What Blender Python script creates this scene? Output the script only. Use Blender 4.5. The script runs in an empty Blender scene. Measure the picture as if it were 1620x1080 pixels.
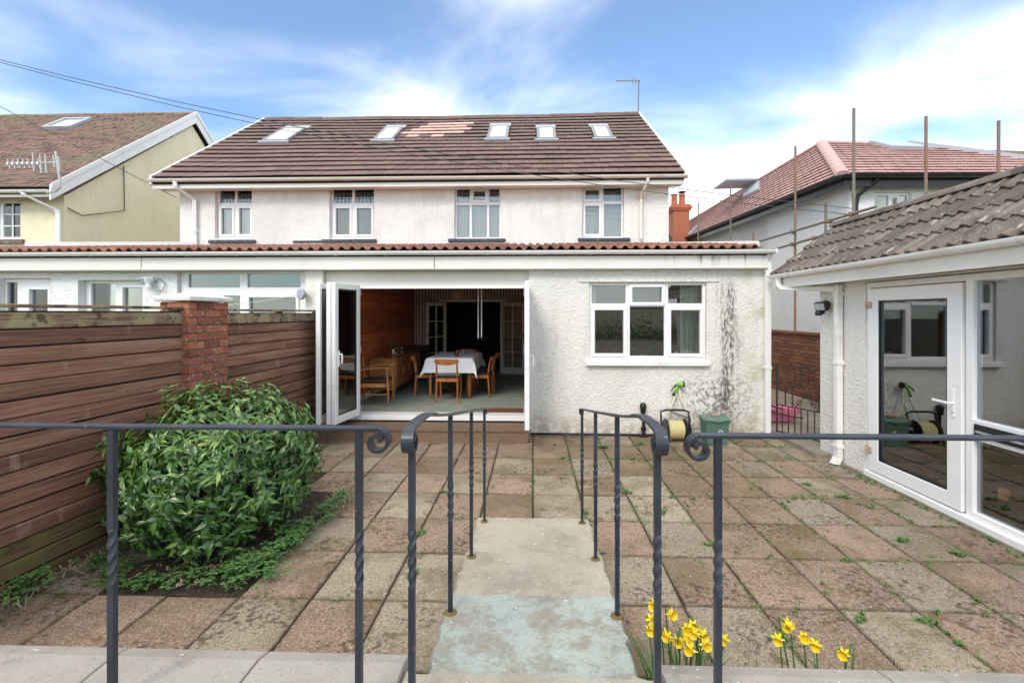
import bpy, bmesh, math, random
from math import sin, cos, pi, radians, sqrt, atan2, hypot
from mathutils import Vector, Matrix, Euler, noise as mnoise
random.seed(7)
scene = bpy.context.scene
col = scene.collection

# ------------------------------------------------------------------ camera
cam_d = bpy.data.cameras.new("camera")
cam = bpy.data.objects.new("camera", cam_d)
col.objects.link(cam)
cam.location = (0, 0, 1.85)
cam.rotation_euler = (radians(90), 0, radians(2.0))
cam_d.sensor_width = 36
cam_d.lens = 770 / 1620 * 36
cam_d.shift_x = -6 / 1620
cam_d.shift_y = -45 / 1620
cam_d.clip_start = 0.05
cam_d.clip_end = 2000
scene.camera = cam

# ------------------------------------------------------------------ sky, sun, exposure
SUN_EL, SUN_AZ = radians(40), radians(203)      # azimuth clockwise from +Y: behind the camera
world = bpy.data.worlds.new("World")
scene.world = world
world.use_nodes = True
wn, wl = world.node_tree.nodes, world.node_tree.links
wn.clear()
def wnode(t, **k):
    n = wn.new(t)
    for a, b in k.items(): setattr(n, a, b)
    return n
sky = wnode("ShaderNodeTexSky", sky_type='NISHITA', sun_disc=False, sun_elevation=SUN_EL, sun_rotation=SUN_AZ,
            air_density=1.0, dust_density=0.6, ozone_density=1.6)
tc = wnode("ShaderNodeTexCoord")
sep = wnode("ShaderNodeSeparateXYZ"); wl.new(tc.outputs["Generated"], sep.inputs[0])
den = wnode("ShaderNodeMath", operation='ADD'); wl.new(sep.outputs[2], den.inputs[0]); den.inputs[1].default_value = 0.22
dv = wnode("ShaderNodeVectorMath", operation='DIVIDE'); wl.new(tc.outputs["Generated"], dv.inputs[0]); wl.new(den.outputs[0], dv.inputs[1])
mp = wnode("ShaderNodeMapping"); wl.new(dv.outputs[0], mp.inputs[0])
mp.inputs["Location"].default_value = (9.4, 4.4, 0.0); mp.inputs["Scale"].default_value = (1.0, 1.25, 0.0)
mp.inputs["Rotation"].default_value = (0, 0, radians(20))
cn = wnode("ShaderNodeTexNoise"); wl.new(mp.outputs[0], cn.inputs["Vector"])
cn.inputs["Scale"].default_value = 1.15; cn.inputs["Detail"].default_value = 9; cn.inputs["Roughness"].default_value = 0.52; cn.inputs["Distortion"].default_value = 0.35
bias = wnode("ShaderNodeMapRange"); wl.new(sep.outputs[2], bias.inputs[0])
for i, v in ((1, 0.16), (2, 0.46), (3, 0.20), (4, -0.10)): bias.inputs[i].default_value = v
over = wnode("ShaderNodeMapRange"); wl.new(sep.outputs[2], over.inputs[0])
for i, v in ((1, 0.50), (2, 0.72), (3, 0.0), (4, 0.34)): over.inputs[i].default_value = v
bsum = wnode("ShaderNodeMath", operation='ADD'); wl.new(bias.outputs[0], bsum.inputs[0]); wl.new(over.outputs[0], bsum.inputs[1])
ad = wnode("ShaderNodeMath", operation='ADD'); wl.new(cn.outputs[0], ad.inputs[0]); wl.new(bsum.outputs[0], ad.inputs[1])
cm = wnode("ShaderNodeMapRange", interpolation_type='SMOOTHSTEP'); wl.new(ad.outputs[0], cm.inputs[0])
for i, v in ((1, 0.34), (2, 0.92), (3, 0.04), (4, 0.92)): cm.inputs[i].default_value = v
skym = wnode("ShaderNodeMix", data_type='RGBA', blend_type='MULTIPLY'); skym.inputs[0].default_value = 1.0
wl.new(sky.outputs[0], skym.inputs[6]); skym.inputs[7].default_value = (.55, .72, .84, 1)
mixc = wnode("ShaderNodeMix", data_type='RGBA'); wl.new(cm.outputs[0], mixc.inputs[0]); wl.new(skym.outputs[2], mixc.inputs[6])
mixc.inputs[7].default_value = (8.8, 8.6, 8.1, 1)
bg = wnode("ShaderNodeBackground"); wl.new(mixc.outputs[2], bg.inputs[0]); bg.inputs[1].default_value = 0.15
wo = wnode("ShaderNodeOutputWorld"); wl.new(bg.outputs[0], wo.inputs[0])

sun_d = bpy.data.lights.new("sun", 'SUN')
sun_d.energy = 1.1; sun_d.angle = radians(20); sun_d.color = (1.0, 0.90, 0.76)
sun = bpy.data.objects.new("sun", sun_d); col.objects.link(sun)
sdir = Vector((sin(SUN_AZ) * cos(SUN_EL), cos(SUN_AZ) * cos(SUN_EL), sin(SUN_EL)))
sun.rotation_euler = sdir.to_track_quat('Z', 'Y').to_euler()
sun.location = sdir * 40
vs = scene.view_settings
vs.view_transform = 'Standard'; vs.look = 'None'; vs.gamma = 1.0; vs.use_curve_mapping = False
vs.exposure = 0.95
scene.cycles.max_bounces = 8
scene.cycles.transparent_max_bounces = 16

# ------------------------------------------------------------------ mesh builder
def ident(u, v, w): return (u, v, w)
class MB:
    def __init__(s, T=None):
        s.v, s.f, s.T = [], [], T or ident
    def add(s, vs_, fs):
        b = len(s.v)
        s.v += [s.T(*p) for p in vs_]
        s.f += [tuple(i + b for i in f) for f in fs]
        return s
    def box(s, x0, x1, y0, y1, z0, z1):
        return s.add([(x0,y0,z0),(x1,y0,z0),(x1,y1,z0),(x0,y1,z0),(x0,y0,z1),(x1,y0,z1),(x1,y1,z1),(x0,y1,z1)],
              [(0,3,2,1),(4,5,6,7),(0,1,5,4),(1,2,6,5),(2,3,7,6),(3,0,4,7)])
    def prism(s, a, b):                        # two matching rings of 3-D points, capped
        n = len(a)
        return s.add(list(a) + list(b), [tuple(range(n))[::-1], tuple(range(n, 2*n))] + [(i, (i+1) % n, n+(i+1) % n, n+i) for i in range(n)])
    def rings(s, rs, cap=True, close=False):
        n = len(rs[0]); vs_ = [p for r in rs for p in r]; fs = []
        m = len(rs)
        for k in range(m if close else m-1):
            a, b = k*n, ((k+1) % m)*n
            fs += [(a+i, a+(i+1) % n, b+(i+1) % n, b+i) for i in range(n)]
        if cap and not close: fs += [tuple(range(n))[::-1], tuple(range((m-1)*n, m*n))]
        return s.add(vs_, fs)
    def tube(s, pts, r, n=8, close=False):
        P = [Vector(p) for p in pts]; m = len(P); rs = []
        ref = None
        for k in range(m):
            if close: t = P[(k+1) % m] - P[k-1]
            else: t = P[min(k+1, m-1)] - P[max(k-1, 0)]
            t.normalize()
            if ref is None:
                ref = Vector((0,0,1)) if abs(t.z) < .9 else Vector((1,0,0))
            a = ref - t * ref.dot(t); a.normalize(); b = t.cross(a); ref = a
            rr = r[k] if isinstance(r, (list, tuple)) else r
            rs.append([tuple(P[k] + (a*cos(2*pi*i/n) + b*sin(2*pi*i/n)) * rr) for i in range(n)])
        return s.rings(rs, close=close)
    def sweep(s, pts, side, w, t, ws=None):    # flat bar: width w along side, thickness t across the path
        P = [Vector(p) for p in pts]; S = Vector(side).normalized(); m = len(P); rs = []
        for k in range(m):
            d1 = (P[k]-P[k-1]).normalized() if k else None
            d2 = (P[k+1]-P[k]).normalized() if k < m-1 else None
            d1 = d1 or d2; d2 = d2 or d1
            tt = (d1+d2).normalized(); nrm = tt.cross(S).normalized()
            f = 1/max(.3, tt.dot(d1)); W = ws[k] if ws else w
            rs.append([tuple(P[k]+S*W/2*a+nrm*t/2*f*b) for a, b in ((-1,-1),(1,-1),(1,1),(-1,1))])
        return s.rings(rs)
    def lathe(s, prof, c, n=16, axis=(0,0,1)):
        A = Vector(axis).normalized(); ref = Vector((1,0,0)) if abs(A.x) < .9 else Vector((0,1,0))
        a = (ref - A*ref.dot(A)).normalized(); b = A.cross(a); c = Vector(c)
        return s.rings([[tuple(c + A*h + (a*cos(2*pi*i/n)+b*sin(2*pi*i/n))*max(r, 1e-4)) for i in range(n)] for r, h in prof])
    def holes(s, u0, u1, v0, v1, w0, w1, hs):   # slab in (u,v), thickness w0..w1 (w1 = front), rectangular holes
        us = sorted({u0, u1, *[h[0] for h in hs], *[h[1] for h in hs]}); us = [u for u in us if u0 <= u <= u1]
        vv = sorted({v0, v1, *[h[2] for h in hs], *[h[3] for h in hs]}); vv = [v for v in vv if v0 <= v <= v1]
        def solid(i, j):
            if i < 0 or j < 0 or i >= len(us)-1 or j >= len(vv)-1: return False
            cu, cv = (us[i]+us[i+1])/2, (vv[j]+vv[j+1])/2
            return not any(h[0] < cu < h[1] and h[2] < cv < h[3] for h in hs)
        for i in range(len(us)-1):
            for j in range(len(vv)-1):
                if not solid(i, j): continue
                a, b, c, d = us[i], us[i+1], vv[j], vv[j+1]
                fs = [(4,5,6,7), (0,3,2,1)]
                if not solid(i, j-1): fs.append((0,1,5,4))
                if not solid(i+1, j): fs.append((1,2,6,5))
                if not solid(i, j+1): fs.append((2,3,7,6))
                if not solid(i-1, j): fs.append((3,0,4,7))
                s.add([(a,c,w0),(b,c,w0),(b,d,w0),(a,d,w0),(a,c,w1),(b,c,w1),(b,d,w1),(a,d,w1)], fs)
        return s
    def mesh(s, name, m=None, smooth=False, recalc=True, weld=False):
        me = bpy.data.meshes.new(name)
        me.from_pydata(s.v, [], s.f)
        if recalc or weld:
            bm = bmesh.new(); bm.from_mesh(me)
            if weld: bmesh.ops.remove_doubles(bm, verts=bm.verts, dist=1e-5)
            if recalc: bmesh.ops.recalc_face_normals(bm, faces=bm.faces)
            bm.to_mesh(me); bm.free()
        if m: me.materials.append(m)
        if smooth: me.shade_smooth() if smooth is True else me.shade_smooth()
        if smooth and smooth is not True:
            try: me.set_sharp_from_angle(angle=radians(smooth))
            except Exception: pass
        me.update()
        return me
    def build(s, name, m, parent=None, smooth=False, bevel=0, weld=False, seg=1, recalc=True, kind=None, label=None):
        o = bpy.data.objects.new(name, s.mesh(name, m, smooth, recalc, weld or bevel > 0))
        col.objects.link(o)
        if parent is not None: attach(o, parent)
        if bevel:
            b = o.modifiers.new("bevel", 'BEVEL'); b.width = bevel; b.segments = seg; b.limit_method = 'ANGLE'; b.angle_limit = radians(40)
        if kind: o["kind"] = kind
        if label: o["label"] = label
        return o
def attach(o, parent):                          # geometry is written in world coordinates: cancel the root's offset
    o.parent = parent
    if parent.type == 'EMPTY' and not parent.get("_local"):
        o.matrix_parent_inverse = Matrix.Translation(-parent.location)
def inst(me, name, parent, loc, rot=(0,0,0), sc=None):
    o = bpy.data.objects.new(name, me); col.objects.link(o)
    o.location = loc; o.rotation_euler = rot
    if sc: o.scale = sc
    if parent is not None: attach(o, parent)
    return o
def thing(name, label, cat, loc=(0,0,0), rz=0, group=None, local=False):
    o = bpy.data.objects.new(name, None); col.objects.link(o)
    o.empty_display_size = .1
    o.location = loc; o.rotation_euler = (0,0,rz)
    o["label"] = label; o["category"] = cat
    if group: o["group"] = group
    if local: o["_local"] = 1
    return o
def tag(o, label, cat, group=None):
    o["label"] = label; o["category"] = cat
    if group: o["group"] = group
    return o
def struct(o): o["kind"] = "structure"; return o
def stuff(o): o["kind"] = "stuff"; return o
def copy_thing(root, loc, rz, label, group=None):
    r = root.copy(); col.objects.link(r); r.location = loc; r.rotation_euler = (0,0,rz); r["label"] = label
    if group: r["group"] = group
    for ch in list(root.children):
        c = ch.copy(); col.objects.link(c); c.parent = r
        for g in list(ch.children):
            d = g.copy(); col.objects.link(d); d.parent = c
    return r
def rot2(cx, cy, a):
    return lambda u, v, w: (cx + u*cos(a) - w*sin(a), cy + u*sin(a) + w*cos(a), v)    # u along the angle, v up, w across

# ------------------------------------------------------------------ materials
def newmat(name):
    m = bpy.data.materials.new(name); m.use_nodes = True
    n = m.node_tree.nodes; n.clear()
    return m, n, m.node_tree.links
class NT:
    def __init__(s, name, rnd=0.0):
        s.m, s.n, s.l = newmat(name)
        s.out = s.n.new("ShaderNodeOutputMaterial"); s.p = s.n.new("ShaderNodeBsdfPrincipled")
        s.l.new(s.p.outputs[0], s.out.inputs[0])
        s.tc = s.n.new("ShaderNodeTexCoord").outputs["Object"]
        if rnd:
            oi = s.n.new("ShaderNodeObjectInfo"); s.rand = oi.outputs["Random"]
            a = s.n.new("ShaderNodeVectorMath"); a.operation = 'SCALE'
            c = s.n.new("ShaderNodeCombineXYZ")
            for i in range(3): s.l.new(s.rand, c.inputs[i])
            s.l.new(c.outputs[0], a.inputs[0]); a.inputs["Scale"].default_value = 31.7
            b = s.n.new("ShaderNodeVectorMath"); b.operation = 'ADD'
            s.l.new(s.tc, b.inputs[0]); s.l.new(a.outputs[0], b.inputs[1]); s.tc = b.outputs[0]
    def noise(s, scale, detail=4, rough=.55, dist=0, vec=None):
        n = s.n.new("ShaderNodeTexNoise"); v = vec or s.tc
        if isinstance(scale, (tuple, list)):
            mpn = s.n.new("ShaderNodeMapping"); s.l.new(v, mpn.inputs[0]); mpn.inputs["Scale"].default_value = scale; v = mpn.outputs[0]; scale = 1
        s.l.new(v, n.inputs["Vector"]); n.inputs["Scale"].default_value = scale; n.inputs["Detail"].default_value = detail
        n.inputs["Roughness"].default_value = rough; n.inputs["Distortion"].default_value = dist
        return n.outputs[0]
    def voro(s, scale, feature='F1', out="Distance", rnd=1):
        n = s.n.new("ShaderNodeTexVoronoi"); n.feature = feature
        s.l.new(s.tc, n.inputs["Vector"]); n.inputs["Scale"].default_value = scale; n.inputs["Randomness"].default_value = rnd
        return n.outputs[out]
    def ramp(s, f, lo, hi, a=0.0, b=1.0):
        n = s.n.new("ShaderNodeMapRange"); n.interpolation_type = 'SMOOTHSTEP'; s.l.new(f, n.inputs[0])
        for i, v in ((1, lo), (2, hi), (3, a), (4, b)): n.inputs[i].default_value = v
        return n.outputs[0]
    def math(s, op, a, b=None):
        n = s.n.new("ShaderNodeMath"); n.operation = op
        for i, v in enumerate((a, b)):
            if v is None: continue
            if isinstance(v, (int, float)): n.inputs[i].default_value = v
            else: s.l.new(v, n.inputs[i])
        return n.outputs[0]
    def mix(s, f, a, b, mode='MIX'):
        n = s.n.new("ShaderNodeMix"); n.data_type = 'RGBA'; n.blend_type = mode
        for i, v in ((0, f), (6, a), (7, b)):
            if isinstance(v, (int, float)): n.inputs[i].default_value = v
            elif isinstance(v, (tuple, list)): n.inputs[i].default_value = (*v[:3], 1)
            else: s.l.new(v, n.inputs[i])
        return n.outputs[2]
    def xyz(s):
        n = s.n.new("ShaderNodeSeparateXYZ"); s.l.new(s.tc, n.inputs[0]); return n.outputs
    def color(s, c):
        if isinstance(c, (tuple, list)): s.p.inputs["Base Color"].default_value = (*c[:3], 1)
        else: s.l.new(c, s.p.inputs["Base Color"])
    def rough(s, r):
        if isinstance(r, (int, float)): s.p.inputs["Roughness"].default_value = r
        else: s.l.new(r, s.p.inputs["Roughness"])
    def bump(s, h, strength=.5, dist=.01):
        n = s.n.new("ShaderNodeBump"); n.inputs["Strength"].default_value = strength; n.inputs["Distance"].default_value = dist
        s.l.new(h, n.inputs["Height"])
        if getattr(s, "lastb", None) is not None: s.l.new(s.lastb, n.inputs["Normal"])
        s.lastb = n.outputs[0]; s.l.new(s.lastb, s.p.inputs["Normal"])
    def vary(s, base, amt=.3):                   # per-object brightness
        v = s.math('ADD', s.math('MULTIPLY', s.rand, amt*2), 1-amt)
        n = s.n.new("ShaderNodeCombineColor")
        for i in range(3): s.l.new(v, n.inputs[i])
        return s.mix(1.0, base, n.outputs[0], 'MULTIPLY')
    def spec(s, v): s.p.inputs["Specular IOR Level"].default_value = v
def simple(name, c, rough=.5, metal=0, spec=.5, nz=None, bump=None, rnd=0, var=0):
    t = NT(name, 1 if rnd else 0); cc = c
    if nz:
        for sc_, c2, lo, hi in nz: cc = t.mix(t.ramp(t.noise(sc_), lo, hi), cc, c2)
    if var and rnd: cc = t.vary(cc, var)
    t.color(cc); t.rough(rough); t.p.inputs["Metallic"].default_value = metal; t.spec(spec)
    if bump: t.bump(t.noise(bump[0], 5), bump[1], bump[2])
    return t.m

def roughcast(name, base, dirt=(.34,.31,.25), special=None, amount=1.0, hs=1.0):
    t = NT(name)
    c = t.mix(t.ramp(t.noise(1.1, 5), .42, .72, 0, .30*amount), base, dirt)
    c = t.mix(t.ramp(t.noise((9, 9, 1.3), 5), .5, .75, 0, .26*amount), c, dirt)
    c = t.mix(t.ramp(t.noise(38, 3), .56, .72, 0, .22), c, tuple(.55*k for k in base))
    if special: c = special(t, c)
    t.color(c); t.rough(.92); t.spec(.2)
    t.bump(t.math('MULTIPLY', t.ramp(t.voro(40*hs), 0, .75), t.ramp(t.noise(13, 4), .3, .65, .45, 1)), .65, .015); t.bump(t.noise(70, 5, .7), .6, .010)
    return t.m
def ext_special(t, c):
    X = t.xyz()
    # black algae streak below the gutter joint
    d = t.math('ABSOLUTE', t.math('SUBTRACT', t.math('ADD', X[0], t.math('MULTIPLY', t.noise(1.3, 3), .25)), 3.045))
    body = t.ramp(d, .02, .24, 1, 0)
    gate = t.ramp(t.noise((11, 11, .8), 6, .6), .36, .60)
    spk = t.ramp(t.noise((34, 34, 12), 4), .33, .62)
    m = t.math('MULTIPLY', t.math('MULTIPLY', body, gate), spk)
    m = t.math('MULTIPLY', m, t.ramp(X[2], 2.15, 2.45, .95, .0))
    c = t.mix(m, c, (.10, .088, .09))
    # purple-brown patch to the left of it, low down
    dx = t.math('ABSOLUTE', t.math('SUBTRACT', X[0], 2.75)); dz = t.math('ABSOLUTE', t.math('SUBTRACT', X[2], .55))
    low = t.math('MULTIPLY', t.ramp(dx, .1, .75, 1, 0), t.ramp(dz, .1, .55, 1, 0))
    low = t.math('MULTIPLY', low, t.ramp(t.noise(22, 4), .44, .62))
    c = t.mix(t.math('MULTIPLY', low, .8), c, (.13, .10, .10))
    # green growth to the right, and splash dirt at the foot
    g = t.math('MULTIPLY', t.ramp(X[0], 3.0, 3.35), t.ramp(t.noise(3.5, 5), .42, .66))
    c = t.mix(t.math('MULTIPLY', g, .55), c, (.42, .41, .20))
    g2 = t.math('MULTIPLY', t.ramp(X[2], .02, .5, 1, 0), t.ramp(t.noise(7, 5), .32, .62))
    c = t.mix(t.math('MULTIPLY', g2, .65), c, (.32, .24, .13))
    return c
M = {}
M['rough_white'] = roughcast("rough_white", (.81, .80, .76), (.50, .48, .45))
M['rough_ext'] = roughcast("rough_ext", (.80, .775, .725), (.52, .48, .40), ext_special)
M['rough_shed'] = roughcast("rough_shed", (.78, .76, .71), (.52, .47, .38), amount=.8)
M['rough_cream'] = roughcast("rough_cream", (.93, .845, .60), (.72, .64, .45), hs=1.6)
M['rough_bright'] = roughcast("rough_bright", (.86, .855, .84), (.66, .65, .62), amount=.7)
M['inner_rough'] = roughcast("inner_rough", (.86, .86, .85), (.4, .4, .4), amount=.5)
def upvc(name, c, dirt):
    t = NT(name); b = t.mix(t.ramp(t.noise((2, 2, 5), 5), .52, .8, 0, .5), c, dirt)
    t.color(b); t.rough(.32); t.spec(.5); return t.m
M['upvc'] = upvc("white_plastic", (.83, .83, .82), (.66, .63, .55))
M['trim'] = upvc("cream_board", (.77, .735, .66), (.55, .48, .37))
M['gutter'] = upvc("gutter_white", (.82, .81, .77), (.52, .47, .33))
M['oldgutter'] = upvc("old_gutter", (.74, .70, .61), (.26, .24, .13))
def fascia_mat():
    t = NT("fascia_board"); X = t.xyz()
    c = t.mix(t.ramp(t.noise((1.2, 1, 4), 5), .5, .8, 0, .5), (.77, .745, .68), (.58, .52, .42))
    drip = t.math('MULTIPLY', t.ramp(t.noise((14, 1, .7), 4, .7), .5, .66), t.ramp(X[0], 1.6, 2.4))
    c = t.mix(t.math('MULTIPLY', drip, t.ramp(X[2], 2.52, 2.70, .1, .85)), c, (.10, .075, .05))
    t.color(c); t.rough(.5); return t.m
M['fascia'] = fascia_mat()
M['black_pvc'] = simple("black_plastic", (.012, .012, .014), .35)
M['slate_sill'] = simple("slate_sill", (.055, .06, .075), .7, nz=[(14, (.2, .2, .2), .55, .75)])
def glassmat(name, tint=(.86, .9, .88), boost=.045):
    m, n, l = newmat(name)
    o = n.new("ShaderNodeOutputMaterial"); mx = n.new("ShaderNodeMixShader")
    tr = n.new("ShaderNodeBsdfTransparent"); tr.inputs[0].default_value = (*tint, 1)
    gl = n.new("ShaderNodeBsdfGlossy"); gl.inputs["Roughness"].default_value = 0.015; gl.inputs[0].default_value = (.95, .97, 1, 1)
    fr = n.new("ShaderNodeFresnel"); fr.inputs[0].default_value = 1.5
    a = n.new("ShaderNodeMath"); a.operation = 'ADD'; a.inputs[1].default_value = boost
    a.use_clamp = True
    l.new(fr.outputs[0], a.inputs[0]); l.new(a.outputs[0], mx.inputs[0]); l.new(tr.outputs[0], mx.inputs[1]); l.new(gl.outputs[0], mx.inputs[2])
    l.new(mx.outputs[0], o.inputs[0]); return m
M['glass'] = glassmat("window_glass")
M['glass_shed'] = glassmat("shed_glass", (.97, .985, .98), .175)
M['glass_door'] = glassmat("door_glass", (.90, .95, .92), .10)
M['sky_pale_glass'] = simple("glass_painted_sky", (.62, .68, .72), .08, spec=1.0)  # skylight panes: pale sky reflection painted into the base colour
def tilemat(name, base, dark, moss, var=.22, rough=.85, bump=.4):
    t = NT(name, 1)
    c = t.vary(base, var)
    c = t.mix(t.ramp(t.noise(9, 5), .45, .75, 0, .7), c, dark)
    c = t.mix(t.ramp(t.noise(26, 5), .62, .74, 0, .8), c, moss)
    if name == "shed_tile":
        c = t.mix(t.ramp(t.noise((26, 2.2, 26), 5, .65), .46, .66, 0, .7), c, (.07, .055, .045))
        c = t.mix(t.ramp(t.noise((14, 3.5, 14), 5, .7), .60, .70, 0, .8), c, (.50, .46, .40))
    t.color(c); t.rough(rough); t.spec(.25); t.bump(t.noise(60, 5), bump, .006)
    return t.m
M['roof_brown'] = tilemat("roof_brown", (.185, .122, .104), (.125, .083, .073), (.22, .18, .15), .14)
M['roof_new'] = tilemat("roof_new", (.62, .40, .35), (.52, .31, .265), (.72, .54, .49), .12)
M['pantile'] = tilemat("pantile", (.30, .135, .095), (.11, .065, .05), (.28, .20, .13), .25)
M['shed_tile'] = tilemat("shed_tile", (.165, .14, .12), (.075, .062, .053), (.40, .36, .31), .3, .95, .8)
def field(name, base, dark, moss, sc=(2.2, 9, 9)):
    t = NT(name)
    c = t.mix(t.ramp(t.noise(sc, 5), .38, .64), base, dark)
    c = t.mix(t.ramp(t.noise(.7, 4), .42, .7, 0, .7), c, moss)
    v = t.voro((3.1), 'F1', "Color")
    t.color(c); t.rough(.9); t.spec(.2); t.bump(t.noise(45, 5), .4, .008); return t.m
M['roof_left'] = field("roof_left", (.27, .17, .135), (.13, .09, .085), (.21, .18, .12))
M['roof_pink'] = field("roof_pink", (.56, .36, .33), (.47, .29, .265), (.62, .43, .40))
M['roof_far'] = field("roof_far", (.15, .085, .055), (.10, .06, .04), (.2, .13, .06))
M['under'] = simple("roof_underlay", (.03, .025, .022), .95)
def brickmat(name, base, dark, lich, var=.35):
    t = NT(name, 1); c = t.vary(base, var)
    c = t.mix(t.ramp(t.noise(14, 5), .48, .72, 0, .75), c, dark)
    c = t.mix(t.ramp(t.noise(40, 3, .6), .60, .68, 0, .85), c, lich)
    t.color(c); t.rough(.9); t.spec(.2); t.bump(t.noise(70, 5), .6, .006); return t.m
M['brick'] = brickmat("old_brick", (.32, .115, .07), (.13, .06, .04), (.60, .55, .48))
M['brick_wall'] = brickmat("wall_brick", (.24, .105, .065), (.075, .045, .032), (.16, .11, .08), .3)
M['brick_orange'] = simple("orange_brick", (.45, .15, .075), .85, nz=[(20, (.36, .08, .035), .45, .65)])
M['mortar'] = simple("mortar", (.16, .12, .10), .95, nz=[(20, (.30, .26, .22), .45, .7)], bump=(60, .5, .01))
M['capstone'] = simple("capstone", (.66, .64, .60), .9, nz=[(8, (.50, .47, .40), .5, .75), (60, (.36, .34, .3), .62, .7)], bump=(60, .4, .01))
def fencemat():
    t = NT("fence_wood", 1); X = t.xyz()
    g = t.noise((120, 2.2, 120), 5, .6, .5)
    c = t.mix(t.ramp(g, .32, .68), (.135, .061, .040), (.275, .143, .096))
    c = t.vary(c, .34)
    c = t.mix(t.ramp(t.noise((9, .7, 9), 5), .50, .74, 0, .75), c, (.34, .215, .145))
    c = t.mix(t.ramp(t.voro((5.0)), .02, .05, .85, 0), c, (.05, .022, .014))
    c = t.mix(t.ramp(t.noise((1, 5.5, 1), 4, .7), .60, .70, 0, .45), c, (.36, .27, .20))
    c = t.mix(t.ramp(t.noise((2.5, .8, 14), 4), .58, .72, 0, .6), c, (.075, .04, .026))
    c = t.mix(t.ramp(t.noise((30, 4, 30), 3), .70, .76, 0, .8), c, (.03, .015, .012))
    t.color(c); t.rough(.8); t.spec(.25); t.bump(g, .6, .008); return t.m
def fencetop():
    t = NT("fence_wood_weathered", 1)
    g = t.noise((42, 2, 42), 6, .6, 1.2)
    c = t.mix(t.ramp(g, .34, .66), (.12, .072, .045), (.30, .215, .14))
    c = t.mix(t.ramp(t.noise(5, 5), .46, .62, 0, .85), c, (.33, .28, .15))
    c = t.mix(t.ramp(t.noise(7, 5), .56, .64, 0, .8), c, (.05, .03, .025))
    t.color(c); t.rough(.9); t.bump(g, .6, .008); return t.m
def fencegreen():
    t = NT("fence_wood_green", 1); g = t.noise((42, 2, 42), 6, .6, 1.2)
    c = t.mix(t.ramp(g, .34, .66), (.075, .042, .022), (.19, .125, .06))
    c = t.mix(t.ramp(t.noise(4, 5), .42, .62, 0, .8), c, (.15, .135, .04))
    t.color(c); t.rough(.9); t.bump(g, .6, .008); return t.m
M['fence'] = fencemat(); M['fence_top'] = fencetop(); M['fence_green'] = fencegreen()
def slabmat(name, base, dark, agg):
    t = NT(name, 1); X = t.xyz()
    c = t.vary(base, .20)
    c = t.mix(t.ramp(t.noise(2.6, 6, .62), .40, .66, 0, .85), c, dark)
    c = t.mix(t.ramp(t.noise(85, 3, .7), .50, .60, 0, .75), c, agg)
    c = t.mix(t.ramp(t.noise(55, 4, .7), .52, .62, 0, .8), c, tuple(.42*k for k in base))
    c = t.mix(t.ramp(t.noise(1.3, 5, .6), .48, .68, 0, .55), c, (.15, .12, .06))
    c = t.mix(t.ramp(t.noise(5, 6, .7), .59, .66, 0, .75), c, (.12, .09, .035))          # moss crumbs
    c = t.mix(t.math('MULTIPLY', t.ramp(t.noise(2.1, 3), .50, .62), t.ramp(t.noise(24, 5, .7), .50, .58, 0, .8)), c, (.075, .05, .03))   # worm casts, soil
    c = t.mix(t.ramp(t.voro(9), .035, .075, .75, 0), c, (.62, .58, .52))                    # lichen spots
    # worn dark rim along the four edges
    ex = t.ramp(t.math('ABSOLUTE', t.tcx), .205, .238); ey = t.ramp(t.math('ABSOLUTE', t.tcy), .275, .308)
    e = t.math('MULTIPLY', t.math('MAXIMUM', ex, ey), t.ramp(t.noise(11, 5), .3, .62))
    c = t.mix(t.math('MULTIPLY', e, .75), c, (.085, .068, .038))
    t.color(c); t.rough(.93); t.spec(.2); t.bump(t.noise(120, 4, .7), .7, .006); t.bump(t.noise(6, 5), .5, .01)
    return t.m
_x = NT.xyz
def _slab_setup(t):
    raw = t.n.new("ShaderNodeTexCoord").outputs["Object"]
    s_ = t.n.new("ShaderNodeSeparateXYZ"); t.l.new(raw, s_.inputs[0]); t.tcx, t.tcy = s_.outputs[0], s_.outputs[1]
_old = NT.__init__
def _ni(s, name, rnd=0.0):
    _old(s, name, rnd)
    if name.startswith("slab"): _slab_setup(s)
NT.__init__ = _ni
M['slab_red'] = slabmat("slab_red", (.285, .200, .147), (.19, .135, .095), (.44, .35, .28))
M['slab_grey'] = slabmat("slab_grey", (.30, .248, .184), (.215, .172, .12), (.43, .38, .30))
M['slab_brown'] = slabmat("slab_brown", (.23, .165, .11), (.135, .095, .06), (.36, .28, .20))
M['soil'] = simple("soil_joint", (.045, .032, .02), .95, nz=[(7, (.06, .065, .02), .5, .65), (30, (.025, .018, .012), .5, .7)], bump=(50, 1, .02))
M['bed'] = simple("bed_soil", (.05, .032, .024), .95, nz=[(25, (.12, .08, .06), .5, .65), (60, (.018, .012, .01), .5, .6)], bump=(40, 1, .04))
M['ground'] = simple("ground", (.10, .11, .06), .95, nz=[(.5, (.13, .10, .07), .45, .6)])
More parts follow.
